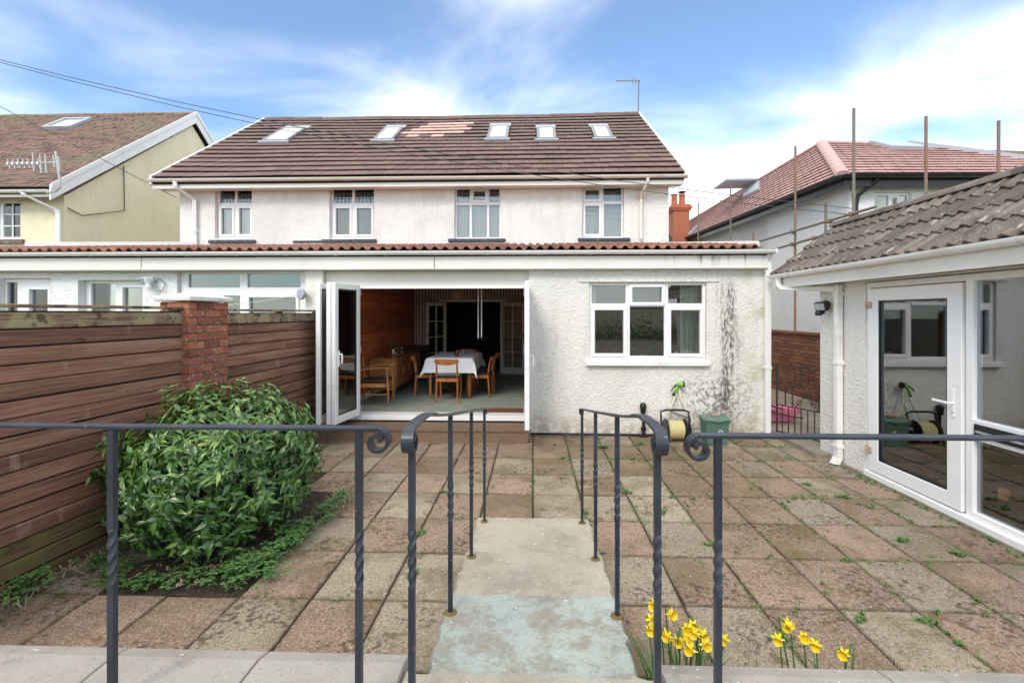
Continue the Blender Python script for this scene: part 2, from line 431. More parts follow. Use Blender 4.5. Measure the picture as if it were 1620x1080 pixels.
def concrete(name, base, dark, spots, b=.5, blue=None):
    t = NT(name)
    c = t.mix(t.ramp(t.noise(2.2, 6, .65), .38, .68), base, dark)
    if blue: c = t.mix(t.ramp(t.noise(5.5, 10, .78, .15), .44, .60, 0, .85), c, blue); c = t.mix(t.ramp(t.noise(1.6, 4), .5, .7, 0, .6), c, blue)
    c = t.mix(t.ramp(t.noise(16, 6, .7), .54, .70, 0, .6), c, spots)
    c = t.mix(t.ramp(t.noise(62, 4, .65), .58, .68, 0, .5), c, tuple(.5*k for k in base))
    c = t.mix(t.ramp(t.noise(5, 7, .75), .55, .66, 0, .55), c, tuple(.55*k for k in base))
    c = t.mix(t.ramp(t.noise(33, 2), .70, .74, 0, .7), c, (.75, .73, .68))
    t.color(c); t.rough(.9); t.spec(.25); t.bump(t.noise(14, 7, .7), b, .02); t.bump(t.noise(70, 3), .6, .006)
    return t.m
M['coping'] = concrete("coping_stone", (.36, .33, .30), (.29, .262, .235), (.39, .33, .27), .3)
M['step'] = concrete("step_concrete", (.41, .365, .295), (.31, .27, .215), (.49, .45, .385), .6)
M['step_blue'] = concrete("step_painted", (.345, .39, .365), (.39, .43, .405), (.20, .18, .14), .7, (.265, .235, .185))
M['path'] = concrete("path_concrete", (.30, .26, .21), (.20, .17, .13), (.26, .22, .14), .5)
def ironmat():
    t = NT("painted_iron"); c = t.mix(t.ramp(t.noise(6, 5), .4, .7), (.016, .021, .031), (.028, .036, .050))
    c = t.mix(t.ramp(t.noise(60, 3), .70, .75, 0, .7), c, (.3, .3, .3)); c = t.mix(t.ramp(t.noise(19, 5, .7), .62, .70, 0, .65), c, (.09, .045, .028)); c = t.mix(t.ramp(t.noise(2.5, 4), .45, .7, 0, .5), c, (.045, .055, .072))
    # the chipped patch on the newel scroll
    v = t.n.new("ShaderNodeVectorMath"); v.operation = 'DISTANCE'; t.l.new(t.tc, v.inputs[0]); v.inputs[1].default_value = (-.405, 1.478, 1.452)
    k = t.math('ADD', v.outputs["Value"], t.math('MULTIPLY', t.noise(70, 4), .03))
    c = t.mix(t.ramp(k, .028, .031, 1, 0), c, (.68, .66, .55))
    t.color(c); t.rough(.38); t.spec(.5); t.bump(t.noise(45, 4), .18, .004); return t.m
M['iron'] = ironmat()
M['rust'] = simple("rusty_iron", (.035, .022, .018), .7, nz=[(20, (.12, .045, .02), .55, .7)])
M['moss_cup'] = simple("post_socket", (.16, .115, .03), .9, bump=(70, .7, .01))
def leafmat(name, a, b, rough=.34, isl=False):
    t = NT(name, 1)
    if isl:
        g = t.n.new("ShaderNodeNewGeometry").outputs["Random Per Island"]
    else: g = t.rand
    c = t.mix(g, a, b); c = t.mix(t.ramp(t.noise(3), .4, .7, 0, .4), c, tuple(.7*k for k in a))
    t.color(c); t.rough(rough); t.spec(.55)
    t.p.inputs["Subsurface Weight"].default_value = 0
    return t.m
M['leaf'] = leafmat("shrub_leaf", (.030, .090, .018), (.115, .235, .045), .30)
M['leaf_i'] = leafmat("shrub_leaf_mass", (.026, .082, .017), (.110, .225, .045), .30, True)
M['leaf_new'] = leafmat("shrub_leaf_young", (.13, .24, .045), (.24, .33, .07), .4, True)
M['clover'] = leafmat("clover_leaf", (.045, .13, .025), (.09, .21, .045), .6, True)
M['weed'] = leafmat("weed_leaf", (.06, .15, .025), (.13, .24, .05), .6, True)
M['straw'] = leafmat("dry_grass", (.30, .24, .14), (.45, .37, .22), .8, True)
M['twig'] = simple("twig", (.06, .04, .028), .9)
M['daff_leaf'] = leafmat("daffodil_leaf", (.035, .12, .03), (.07, .19, .04), .45)
M['daff'] = simple("daffodil_petal", (.78, .68, .03), .5)
M['daff2'] = simple("daffodil_trumpet", (.80, .56, .02), .5)
# interior
def woodmat(name, a, b, sc=(2, 30, 30), rough=.4, rnd=1, var=.15):
    t = NT(name, 1); g = t.noise(sc, 6, .6, 1.0); c = t.mix(t.ramp(g, .35, .66), a, b); c = t.vary(c, var)
    t.color(c); t.rough(rough); t.spec(.4); t.bump(g, .12, .004); return t.m
M['panel'] = woodmat("panelling", (.34, .07, .026), (.60, .17, .055), (22, 1.4, 22), .45, var=.25)
M['teak'] = woodmat("teak", (.30, .10, .028), (.50, .19, .055), (18, 18, 3), .4)
M['teak_light'] = woodmat("teak_light", (.36, .15, .05), (.52, .25, .09), (4, 4, 22), .4)
M['black_seat'] = simple("black_vinyl", (.012, .012, .015), .35)
M['cloth'] = simple("tablecloth_white", (.86, .86, .90), .9)
def carpetmat():
    t = NT("carpet"); c = t.mix(t.ramp(t.noise(5, 3), .4, .6), (.24, .31, .265), (.30, .36, .31))
    c = t.mix(t.ramp(t.noise(5.5, 5, .6, .8), .54, .62, 0, .8), c, (.42, .27, .22))
    c = t.mix(t.ramp(t.noise(8, 5, .6, .5), .60, .66, 0, .7), c, (.42, .40, .32))
    t.color(c); t.rough(1); t.spec(.1); t.bump(t.noise(200, 2), .5, .01); return t.m
M['carpet'] = carpetmat()
def stripes():
    t = NT("striped_wallpaper"); X = t.xyz()
    w = t.math('SINE', t.math('MULTIPLY', X[0], 2*pi/.078))
    c = t.mix(t.ramp(w, -.15, .25), (.74, .57, .48), (.36, .21, .18)); t.color(c); t.rough(.8); return t.m
M['stripes'] = stripes()
M['ceiling'] = simple("ceiling_white", (.86, .85, .82), .9)
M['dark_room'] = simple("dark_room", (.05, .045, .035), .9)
M['door_white'] = simple("door_white", (.84, .79, .70), .45)
M['brass'] = simple("brass", (.45, .30, .12), .35, metal=.9)
M['silver'] = simple("silver", (.7, .7, .7), .2, metal=1)
M['mat'] = simple("doormat", (.16, .055, .03), 1, bump=(150, .8, .01))
M['cord'] = simple("cord_white", (.75, .72, .68), .7)
M['step_tile'] = tilemat("step_tile", (.19, .125, .08), (.11, .075, .05), (.27, .20, .14), .15, .6)
M['net'] = simple("net_curtain", (.55, .56, .58), .9)
M['blind'] = simple("vertical_blind", (.66, .62, .54), .9)
M['terracotta'] = simple("terracotta", (.60, .25, .14), .85, nz=[(9, (.50, .28, .19), .5, .7)])
M['plastic_white'] = simple("plastic_white", (.72, .75, .75), .4)
M['blue_bag'] = simple("blue_bag", (.10, .30, .45), .5)
M['handle_wood'] = simple("handle_wood", (.40, .28, .15), .7)
M['yellow_hose'] = simple("yellow_hose", (.66, .57, .28), .6)
M['cream_hose'] = simple("cream_hose", (.70, .66, .46), .5)
M['lime'] = simple("lime_plastic", (.18, .48, .05), .4)
M['caddy'] = simple("caddy_green", (.085, .17, .125), .45, nz=[(6, (.12, .20, .15), .45, .7)])
M['caddy_lid'] = simple("caddy_lid", (.11, .20, .15), .4)
M['print_white'] = simple("print_white", (.6, .62, .6), .6)
M['pink'] = simple("pink_plastic", (.72, .22, .36), .45)
M['copper_rust'] = simple("rusted_hinge", (.42, .20, .10), .7, nz=[(60, (.7, .62, .5), .45, .6)])
M['galv'] = simple("galvanised", (.50, .51, .50), .5, metal=.5)
M['scaffold'] = simple("scaffold_tube", (.27, .15, .09), .8, metal=.2, nz=[(3, (.22, .20, .17), .42, .6), (25, (.30, .12, .05), .5, .7)])
M['grey_tube'] = simple("grey_tube", (.20, .185, .15), .75, metal=.3, nz=[(6, (.28, .2, .13), .5, .7)])
M['alu'] = simple("aluminium", (.62, .62, .62), .4, metal=.7)
M['cable'] = simple("black_cable", (.05, .055, .07), .6)
M['lamp_glass'] = simple("lamp_glass", (.30, .34, .36), .1, spec=.8)
M['grey_cap'] = simple("grey_cap", (.36, .38, .42), .5)
M['skyframe'] = simple("skylight_frame", (.20, .20, .21), .5)
M['fern'] = leafmat("fern", (.16, .36, .07), (.28, .50, .14), .5)
M['mug'] = simple("mug", (.65, .68, .72), .3)

# ================================================================== GROUND AND PATIO
struct(MB().box(-300, 300, -150, 500, -.30, -.06).build("ground", M['ground']))
patio = MB()
patio.box(-3.7, 3.80, .9, 7.40, -.055, -.016)
patio = struct(patio.build("patio", M['soil']))
W, L = .478, .62
def slab_mesh(m, s):
    rnd = random.Random(s); a, b = W/2-.0045, L/2-.0045
    ring = []
    for (x, y) in ((-a,-b),(0,-b),(a,-b),(a,0),(a,b),(0,b),(-a,b),(-a,0)):
        ring.append((x+rnd.uniform(-.004,.002)*(1 if x > 0 else -1), y+rnd.uniform(-.004,.002)*(1 if y > 0 else -1)))
    mb = MB(); c = .006
    mb.rings([[(x,y,-.045) for x,y in ring], [(x,y,-c) for x,y in ring], [(x*(1-c/a*.8), y*(1-c/b*.8), 0) for x,y in ring]])
    return mb.mesh("paving_slab", m)
slabs = {k: [slab_mesh(M[k], i) for i in range(3)] for k in ('slab_red', 'slab_grey', 'slab_brown')}
rs = random.Random(3)
for j in range(-2, 7):
    yc = 3.11 + (j+.5)*L
    if yc - L/2 > 7.3: continue
    for i in range(-7, 8):
        xc = (i+.5)*W
        if i == -6 and 0 <= j <= 3 or i == -5 and 0 <= j <= 2: continue                     # planting bed
        if xc - W/2 > 3.70: continue
        if abs(xc) < .4 and yc < 2.2: continue
        kind = 'slab_red' if (i+j) % 2 == 0 else 'slab_grey'
        r = rs.random()
        if r < .14: kind = 'slab_grey' if kind == 'slab_red' else 'slab_red'
        elif r < .22: kind = 'slab_brown'
        if i >= 0 and j >= 4 and i < 5 and rs.random() < .6: kind = 'slab_brown'
        if j >= 4 and i < 0: kind = kind if rs.random() < .8 else 'slab_red'
        sx = 1.0
        inst(rs.choice(slabs[kind]), "paving_slab", patio, (xc + (0), yc, rs.uniform(-.003, .004)),
             (rs.uniform(-.006,.006), rs.uniform(-.006,.006), rs.choice((0, pi))+rs.uniform(-.006,.006)), (sx, 1, 1))
bedm = MB()
n = 26
vs_ = []; fs_ = []
for a in range(n+1):
    for b in range(n+1):
        x = -6*W + 2*W*a/n; y = 3.11 + 4*L*b/n
        vs_.append((x, y, (-.02 if y < 4.9 else -.06) + .05*mnoise.noise((x*3, y*3, 0)) + .02*mnoise.noise((x*14, y*14, 5)) + .03*sin(pi*a/n)*sin(pi*b/n)))
for a in range(n):
    for b in range(n): fs_.append((a*(n+1)+b, (a+1)*(n+1)+b, (a+1)*(n+1)+b+1, a*(n+1)+b+1))
struct(bedm.add(vs_, fs_).build("planting_bed", M['bed'], smooth=True, recalc=False))

# ------------------------------------------------------------------ side path behind the gate
sp = MB().box(3.60, 5.66, 6.58, 15, -.05, .075).box(3.60, 3.775, 6.30, 6.578, -.05, .073)
struct(sp.build("side_path", M['path'], bevel=.012))

# ------------------------------------------------------------------ steps and upper terrace
steps = bpy.data.objects.new("garden_steps", None); col.objects.link(steps); struct(steps); steps.location = (0, 2.4, 0)
def slabblock(x0, x1, y0, y1, z0, z1, seed, taper=0, segs=22, amp=.012):
    mb = MB(); rnd = random.Random(seed); ringb, ringt, ringt2 = [], [], []
    P = []
    for k in range(segs): P.append((x0 + (x1-x0)*k/segs, y0))
    for k in range(segs): P.append((x1, y0 + (y1-y0)*k/segs))
    for k in range(segs): P.append((x1 - (x1-x0)*k/segs, y1))
    for k in range(segs): P.append((x0, y1 - (y1-y0)*k/segs))
    cx, cy = (x0+x1)/2, (y0+y1)/2
    for (x, y) in P:
        jx, jy = rnd.uniform(-amp, amp), rnd.uniform(-amp, amp)
        ringb.append((x+jx+ (.03 if x > cx else -.03)*taper, y+jy, z0)); ringt.append((x+jx, y+jy, z1-.018))
        ringt2.append((cx+(x+jx-cx)*.968, cy+(y+jy-cy)*.965, z1))
    mb.rings([ringb, ringt, ringt2]); return mb
slabblock(-.43, .43, 1.52, 2.53, -.04, .394, 1, 2).build("step", M['step_blue'], steps, smooth=35)
slabblock(-.455, .455, 2.48, 3.24, -.04, .262, 2, 1).build("step", M['step'], steps, smooth=35)
slabblock(-.475, .475, 3.19, 4.12, -.04, .124, 3, 0).build("step", M['step'], steps, smooth=35)
slabblock(-.475, .475, .9, 1.80, -.04, .522, 4, 0).build("step", M['step'], steps, smooth=35)
struct(MB().box(-4.2, 6, -9, 1.30, -.05, .50).build("terrace", M['path']))
def coping(x0, x1, y1, top, name, lab, cuts):
    t = thing(name, lab, "wall", ((x0+x1)/2, y1-.3, 0))
    MB().box(x0+.01, x1-.01, 1.32, y1-.05, -.05, top-.075).build("wall_body", M['mortar'], t)
    xs = [x0] + cuts + [x1]
    for a, b in zip(xs, xs[1:]):
        prof = [(1.30, top-.074), (y1, top-.074), (y1, top-.032), (y1-.012, top-.020), (y1-.085, top), (1.30, top)]
        MB().prism([(a+.003, y, z) for y, z in prof], [(b-.003, y, z) for y, z in prof]).build("coping_stone", M['coping'], t, bevel=.004)
    return t
coping(-4.0, -.478, 1.885, .545, "retaining_wall", "low retaining wall with pinkish grey coping left of the garden steps", [-3.3, -2.45, -1.60, -1.035])
coping(.478, 4.6, 1.90, .52, "retaining_wall", "low retaining wall with grey coping behind the daffodils, right of the garden steps", [1.30, 2.35, 3.4])

# ================================================================== REAR EXTENSION
ext = thing("rear_extension", "long single-storey white rear extension with red pantile roof and open folding doors", "building", (0, 9, 0))
XL, XR = -9.4, 3.50
Tf = lambda u, v, w: (u, 7.38 - w, v)            # facing the camera, w towards it
kit = (.85, 2.60, 1.14, 2.31)
MB(Tf).holes(-.066, XR, -.05, 2.62, -.24, 0, [kit]).build("wall", M['rough_ext'], ext, weld=True)
MB().box(XR-.24, XR-.003, 7.622, 10.48, -.05, 2.6).build("wall", M['rough_ext'], ext)
MB(Tf).holes(-3.225, -.069, 2.268, 2.50, -.20, -.10, []).build("lintel", M['trim'], ext)
MB().box(-3.50, -3.235, 7.379, 7.62, -.05, 2.50).build("pillar", M['door_white'] if 0 else M['trim'], ext)
# left part, seen over the fence
Tl = lambda u, v, w: (u, 7.42 - w, v)
holesL = [(-8.45, -7.60, .2, 2.40), (-7.16, -6.10, .9, 2.37), (-5.56, -3.505, .2, 2.50)]
MB(Tl).holes(XL, -3.503, -.05, 2.60, -.22, 0, holesL).build("wall", M['rough_bright'], ext, weld=True)
# lintel ledge above the kitchen window (a thin raised drip)
MB(Tf).box(.70, 2.78, 2.318, 2.338, .0, .022).build("drip_ledge", M['rough_ext'], ext)
MB(Tf).box(.80, 2.63, 1.062, 1.135, -.06, .075).build("window_sill", M['upvc'], ext, bevel=.006)

def window(root, T, rect, cells, name="window", fr=-.05, depth=.07, frame='upvc', glass='glass', sashes=(), pane_w=-.02, label=None):
    u0, u1, v0, v1 = rect
    f = MB(T).holes(u0+.002, u1-.002, v0+.002, v1-.002, fr-depth, fr, [tuple(c) for c in cells]).build(name, M[frame], root, bevel=.006, label=label)
    for i, c in enumerate(cells):
        a, b, d, e = c
        m_ = .0
        if i in sashes:
            k = .05
            MB(T).holes(a-.012, b+.012, d-.012, e+.012, fr+.001, fr+.022, [(a+k-.012, b-k+.012, d+k-.012, e-k+.012)]).build("sash", M[frame], f, bevel=.005)
            MB(T).holes(a+.001, b-.001, d+.001, e-.001, fr-.06, fr+.0005, [(a+k-.012, b-k+.012, d+k-.012, e-k+.012)]).build("sash_frame", M[frame], f)
            m_ = k-.012
        MB(T).box(a+m_-.004, b-m_+.004, d+m_-.004, e-m_+.004, fr-.040, fr-.032).build("pane", M[glass], f)
    return f
# kitchen window: three top lights over three lights
kc = [(.90, 1.41, 1.20, 1.93), (1.47, 1.985, 1.20, 1.945), (2.045, 2.555, 1.20, 1.93), (.895, 1.405, 1.995, 2.27), (1.465, 1.985, 1.975, 2.275), (2.045, 2.555, 1.995, 2.27)]
window(ext, Tf, (.85, 2.60, 1.138, 2.31), kc, sashes=(0, 2, 4), fr=-.045)
# windows of the left part
window(ext, Tl, (-8.45, -7.60, .2, 2.40), [(-8.42, -8.24, .4, 2.34), (-8.06, -7.68, .35, 2.26)], name="window", fr=-.08, sashes=(1,))
window(ext, Tl, (-7.16, -6.10, .9, 2.37), [(-7.06, -6.66, .98, 2.32), (-6.56, -6.16, .98, 2.29)], fr=-.12, sashes=(1,))
window(ext, Tl, (-5.56, -3.505, .2, 2.50), [(-5.43, -4.60, 2.25, 2.46), (-4.48, -3.63, 2.25, 2.46), (-5.43, -4.95, .3, 2.12), (-4.86, -4.60, .3, 2.12), (-4.48, -3.66, .3, 2.13)],
       fr=-.07, sashes=(4,))
# fascia boards
for a, b in ((XL, -5.995), (-5.985, -1.48), (-1.47, 3.44)):
    MB().box(a, b, 7.245, 7.30, 2.50, 2.695).box(a, b, 7.235, 7.2445, 2.505, 2.53).build("fascia_board", M['fascia'], ext, bevel=.004)
MB().box(XL, 3.44, 7.301, 7.376, 2.50, 2.52).build("soffit", M['trim'], ext)
def gutter(root, p0, p1, out, r=.055, m='gutter', brackets=0, name="gutter"):
    P0, P1, O = Vector(p0), Vector(p1), Vector(out); up = Vector((0,0,1)); prof = []
    for k in range(11):
        a = pi + pi*k/10; prof.append((cos(a)*r, sin(a)*r*.95))
    prof += [(r*.86, 0), (r*.86, -.004)] + [(cos(pi+pi*k/6)*-r*.86*-1 if 0 else cos(2*pi-pi*k/6)*r*.84, sin(2*pi-pi*k/6)*r*.80-.003) for k in range(1, 6)] + [(-r*.86, -.004), (-r*.86, 0)]
    R = lambda P: [tuple(P + O*x + up*z) for x, z in prof]
    g = MB(); a, b = R(P0), R(P1); nn = len(prof)
    g.add(a+b, [(i, (i+1) % nn, nn+(i+1) % nn, nn+i) for i in range(nn)])
    for ring in (P0, P1):                                    # stop ends
        half = [tuple(ring + O*cos(pi+pi*k/10)*r + up*sin(pi+pi*k/10)*r*.95) for k in range(11)]
        g.add(half, [tuple(range(11))])
    o = g.build(name, M[m], root, smooth=40, recalc=False)
    D = (P1-P0)
    for k in range(brackets):
        c = P0 + D*((k+.5)/brackets); d = D.normalized()*.018
        bp = [(cos(pi+pi*q/10)*(r+.005), sin(pi+pi*q/10)*(r*.95+.005)) for q in range(11)]
        A = [tuple(c-d+O*x+up*z) for x, z in bp]; B = [tuple(c+d+O*x+up*z) for x, z in bp]
        top = [(r*.9, .012), (-r*.9, .012)]
        A += [tuple(c-d+O*x+up*z) for x, z in top]; B += [tuple(c+d+O*x+up*z) for x, z in top]
        mb = MB(); nb = 11; mb.add(A[:11]+B[:11], [(i, i+1, nb+i+1, nb+i) for i in range(nb-1)]); mb.build("gutter_bracket", M[m], o, smooth=True, recalc=False)
    return o
gutter(ext, (XL, 7.185, 2.772), (3.50, 7.185, 2.765), (0,-1,0), .058, brackets=17)
# pantile roof
PT = atan2(.505, 3.36)
wt = .31; npt = int((3.56-XL)/wt)
def roll_sheet(width, length, amp, nroll=2, seg=6, th=.014, lift=0.0):
    top = []
    for k in range(nroll*seg+1):
        f = k/seg; ph = f % 1 if k < nroll*seg else 0
        z = amp*max(0, sin(pi*min(1, ph/.62)))**.75 if ph < .62 else 0
        top.append((k*width/(nroll*seg), z))
    return top
def roll_tile(width, length, amp, m, th=.014, seg=6, name="roof_tile", jag=0, seed=0):
    p = roll_sheet(width, length, amp, 2, seg); nn = len(p); mb = MB(); r = random.Random(seed)
    j0 = [r.uniform(-jag, jag) for _ in p]; jz = [r.uniform(-jag, jag)*.5 for _ in p]
    f0 = [(x, j0[i], z+jz[i]) for i, (x, z) in enumerate(p)]; f1 = [(x, length, z) for x, z in p]
    g0 = [(x, j0[i], z+jz[i]-th) for i, (x, z) in enumerate(p)]; g1 = [(x, length, z-th) for x, z in p]
    v = f0+f1+g0+g1; fs = []
    for i in range(nn-1):
        fs += [(i, i+1, nn+i+1, nn+i), (2*nn+i, 3*nn+i, 3*nn+i+1, 2*nn+i+1), (i, 2*nn+i, 2*nn+i+1, i+1)]
    fs += [(0, nn, 3*nn, 2*nn), (nn-1, 3*nn-1, 4*nn-1, 2*nn-1)][:2]
    mb.add(v, fs); return mb.mesh(name, m, smooth=50, recalc=False)
roof_e = MB().prism([(XL, 7.20, 2.768), (XL, 10.52, 2.768+3.32*math.tan(PT)), (XL, 10.52, 2.62+3.32*math.tan(PT)), (XL, 7.30, 2.70)],
                    [(3.52, 7.20, 2.768), (3.52, 10.52, 2.768+3.32*math.tan(PT)), (3.52, 10.52, 2.62+3.32*math.tan(PT)), (3.52, 7.30, 2.70)]).build("roof", M['under'], ext)
pm = [roll_tile(wt, .37, .046, M['pantile'], .016, 6, jag=.004, seed=s) for s in range(3)]
rp = random.Random(5)
for r_ in range(2):
    for k in range(npt):
        s = r_*.33; a = PT - .045
        inst(rp.choice(pm), "roof_tile", roof_e, (XL + k*wt, 7.135 + s*cos(PT), 2.800 + s*sin(PT) + rp.uniform(-.003, .004)), (a + rp.uniform(-.006,.006), rp.uniform(-.012,.012), rp.uniform(-.006,.006)))
mb = MB(); p = roll_sheet(wt, 1, .046, 2, 4)
for r_ in range(2, 10):
    s0, s1 = r_*.33, r_*.33+.36
    for k in range(npt):
        x0 = XL + k*wt; dz = rp.uniform(-.004, .004)
        v = [(x0+x, 7.135+s0*cos(PT), 2.814+s0*sin(PT)+z+dz) for x, z in p] + [(x0+x, 7.135+s1*cos(PT), 2.798+s1*sin(PT)+z) for x, z in p] + [(x0+x, 7.137+s0*cos(PT), 2.790+s0*sin(PT)) for x, z in p]
        q = len(p); mb.add(v, [(i, i+1, q+i+1, q+i) for i in range(q-1)] + [(i, 2*q+i, 2*q+i+1, i+1) for i in range(q-1)])
stuff(mb.build("tile_field", M['pantile'], roof_e, smooth=50, recalc=False))
# white capping boards along the back of the roof
def beam(p0, p1, w, h):
    P0, P1 = Vector(p0), Vector(p1); d = (P1-P0); s = Vector((d.y, -d.x, 0)).normalized()*w/2; u = Vector((0,0,h))
    return MB().prism([tuple(P0-s), tuple(P0+s), tuple(P0+s+u), tuple(P0-s+u)], [tuple(P1-s), tuple(P1+s), tuple(P1+s+u), tuple(P1-s+u)])
beam((2.30, 10.38, 3.25), (3.50, 7.72, 2.885), .10, .085).build("capping_board", M['oldgutter'], ext, bevel=.006)
beam((-7.35, 10.40, 3.28), (-9.3, 8.6, 3.02), .12, .12).build("capping_board", M['upvc'], ext, bevel=.006)
MB().box(3.53, 3.56, 7.2, 10.4, 2.72, 2.79).build("verge_trim", M['trim'], ext)
# white square downpipe at the right corner, with its shoe
dp = MB().sweep([(3.465, 7.24, 2.72), (3.465, 7.30, 2.62), (3.465, 7.31, .06), (3.465, 7.24, .0)], (1,0,0), .075, .065).build("downpipe", M['upvc'], ext, bevel=.006)
for z in (2.45, 1.02): MB().box(3.42, 3.51, 7.268, 7.379, z, z+.05).build("pipe_clip", M['upvc'], dp, bevel=.004)
# door threshold and tiled door step
MB().box(-3.235, -.068, 7.36, 7.62, .215, .292).build("threshold", M['upvc'], ext, bevel=.004)
ds = MB().box(-3.30, -.07, 6.90, 7.357, -.04, .165).build("door_step", M['step_tile'], ext)
stm = MB().box(-.395, .395, 0, .47, 0, .028).mesh("step_slab", M['step_tile'], recalc=True)
for k in range(4): inst(stm, "step_slab", ds, (-2.895+k*.80, 6.882, .1665), (0, 0, rp.uniform(-.003, .003)))
MB().tube([(-.04, 7.345, .03), (.7, 7.34, .035), (1.5, 7.342, .03), (2.4, 7.345, .028), (3.2, 7.345, .03)], .017).build("base_pipe", M['black_pvc'], ext, smooth=True)

# ------------------------------------------------------------------ folding doors
def door_leaf(p0, p1, z0=.30, z1=2.275, th=.062, handle=None, label=None):
    P0, P1 = Vector((*p0, 0)), Vector((*p1, 0)); d = P1-P0; Ln = d.length; d.normalize(); nrm = Vector((-d.y, d.x, 0))
    T = lambda u, v, w: tuple(P0 + d*u + nrm*w + Vector((0,0,v)))
    b = .085
    f = MB(T).holes(0, Ln, z0, z1, -th/2, th/2, [(b, Ln-b, z0+b+.02, z1-b)]).build("door_leaf", M['upvc'], ext, bevel=.005, label=label)
    MB(T).holes(b+.001, Ln-b-.001, z0+b+.021, z1-b-.001, -.016, .016, [(b+.02, Ln-b-.02, z0+b+.04, z1-b-.02)]).build("glazing_bead", M['black_pvc'], f)
    MB(T).box(b-.004, Ln-b+.004, z0+b+.016, z1-b+.004, -.009, .009).build("pane", M['glass_door'], f)
    for zz in (z0+.1, (z0+z1)/2, z1-.12):
        MB(T).box(-.008, .02, zz-.05, zz+.05, -th/2-.01, th/2+.01).build("hinge", M['grey_cap'], f, bevel=.003)
    if handle:
        u, side = handle; o = th/2*side
        MB(T).box(u-.016, u+.016, 1.10, 1.32, min(o, o+.012*side), max(o, o+.012*side)).sweep([(u, 1.27, o+.01*side), (u, 1.275, o+.05*side), (u, 1.22, o+.058*side), (u, 1.14, o+.05*side)], (1,0,0), .022, .016).build("handle", M['upvc'], f, bevel=.003)
    return f
door_leaf((-2.655, 7.33), (-2.765, 6.655), handle=(.60, 1))
door_leaf((-2.905, 7.345), (-2.835, 6.665))
door_leaf((-3.055, 7.345), (-2.975, 6.645))
door_leaf((-.095, 7.345), (-.075, 6.42), handle=(.80, 1))
MB().box(-3.23, -.07, 7.39, 7.47, 2.225, 2.267).build("door_head", M['upvc'], ext)
MB().box(-.125, -.068, 7.40, 7.47, .292, 2.224).build("door_jamb", M['upvc'], ext)
MB().box(-3.233, -3.17, 7.40, 7.47, .292, 2.224).build("door_jamb", M['upvc'], ext)

# ------------------------------------------------------------------ room inside
FZ = .288
MB().box(-3.06, .10, 7.622, 16.5, .10, FZ).build("carpet_floor", M['carpet'], ext)
MB().box(-3.3, 3.3, 7.50, 12.5, 2.63, 2.70).build("room_ceiling", M['ceiling'], ext)
pw = MB().box(-3.23, -3.078, 7.623, 12.55, .1, 2.628).build("panelled_wall", M['under'], ext)
pls = [MB().box(-.007, .009, 0, 4.88, 0, .148).mesh("wall_board", M['panel'])]
for k in range(15): inst(pls[0], "wall_board", pw, (-3.068, 7.64, FZ+.12+k*.1525), (0, 0, 0))
MB().box(-3.0585, -3.045, 7.64, 12.54, FZ, FZ+.11).build("skirting", M['door_white'], pw)
Tb = lambda u, v, w: (u, 12.55 - w, v)
MB(Tb).holes(-3.23, .26, .1, 2.628, -.15, 0, [(-2.25, -.84, .1, 2.13)]).build("papered_wall", M['stripes'], ext)
MB(Tb).box(-2.42, -.68, 2.131, 2.205, 0, .03).build("door_header", M['door_white'], ext, bevel=.004)
MB(Tb).box(-2.31, -2.252, FZ, 2.13, -.15, .02).box(-.838, -.78, FZ, 2.13, -.15, .02).build("door_lining", M['door_white'], ext)
MB().box(.101, .22, 7.623, 12.55, .1, 2.628).build("partition_wall", M['stripes'], ext)
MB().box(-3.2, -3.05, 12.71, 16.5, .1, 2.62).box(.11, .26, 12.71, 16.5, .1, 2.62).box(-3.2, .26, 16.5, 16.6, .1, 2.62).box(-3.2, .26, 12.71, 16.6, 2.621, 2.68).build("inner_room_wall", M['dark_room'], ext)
def french(hx, hy, ang, wdt, label=None):
    a = ang; T = lambda u, v, w: (hx + u*cos(a) - w*sin(a), hy + u*sin(a) + w*cos(a), v)
    st = .085; cells = []; z0, z1 = FZ+.01, 2.115
    cw = (wdt - 2*st - .02)/2; ch = (z1-z0 - st - .17 - .06)/4
    for i in range(2):
        for j in range(4): cells.append((st+i*(cw+.02), st+i*(cw+.02)+cw, z0+.17+j*(ch+.02), z0+.17+j*(ch+.02)+ch))
    f = MB(T).holes(0, wdt, z0, z1, -.02, .02, cells).build("french_door", M['door_white'], ext, bevel=.003)
    for c in cells: MB(T).box(c[0]-.003, c[1]+.003, c[2]-.003, c[3]+.003, -.004, .004).build("pane", M['glass'], f)
    MB(T).box(wdt-.06, wdt-.03, 1.22, 1.36, -.03, .03).tube([(wdt-.045, 1.30, -.05), (wdt-.045, 1.30, .05)], .022).build("door_knob", M['brass'], f, smooth=40)
    return f
french(-2.24, 12.50, radians(180+55), .69)
french(-.83, 12.50, radians(-22), .69)
# kitchen behind the window
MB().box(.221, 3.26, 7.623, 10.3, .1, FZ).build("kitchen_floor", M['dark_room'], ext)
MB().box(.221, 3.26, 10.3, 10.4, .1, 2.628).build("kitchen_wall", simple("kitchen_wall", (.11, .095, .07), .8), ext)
MB().box(.84, 2.62, 7.43, 7.74, 1.08, 1.137).build("inner_sill", M['upvc'], ext)
MB().box(.3, 3.2, 9.75, 10.29, FZ, 1.18).build("kitchen_unit", M['teak'], ext)
# rooms behind the left windows
MB().box(XL+.1, -3.24, 9.6, 9.7, .05, 2.62).box(XL+.1, -3.24, 7.65, 9.7, 2.60, 2.63).box(-5.9, -5.8, 7.65, 9.6, .05, 2.6).build("left_room_wall", simple("left_room", (.35, .33, .30), .9), ext)

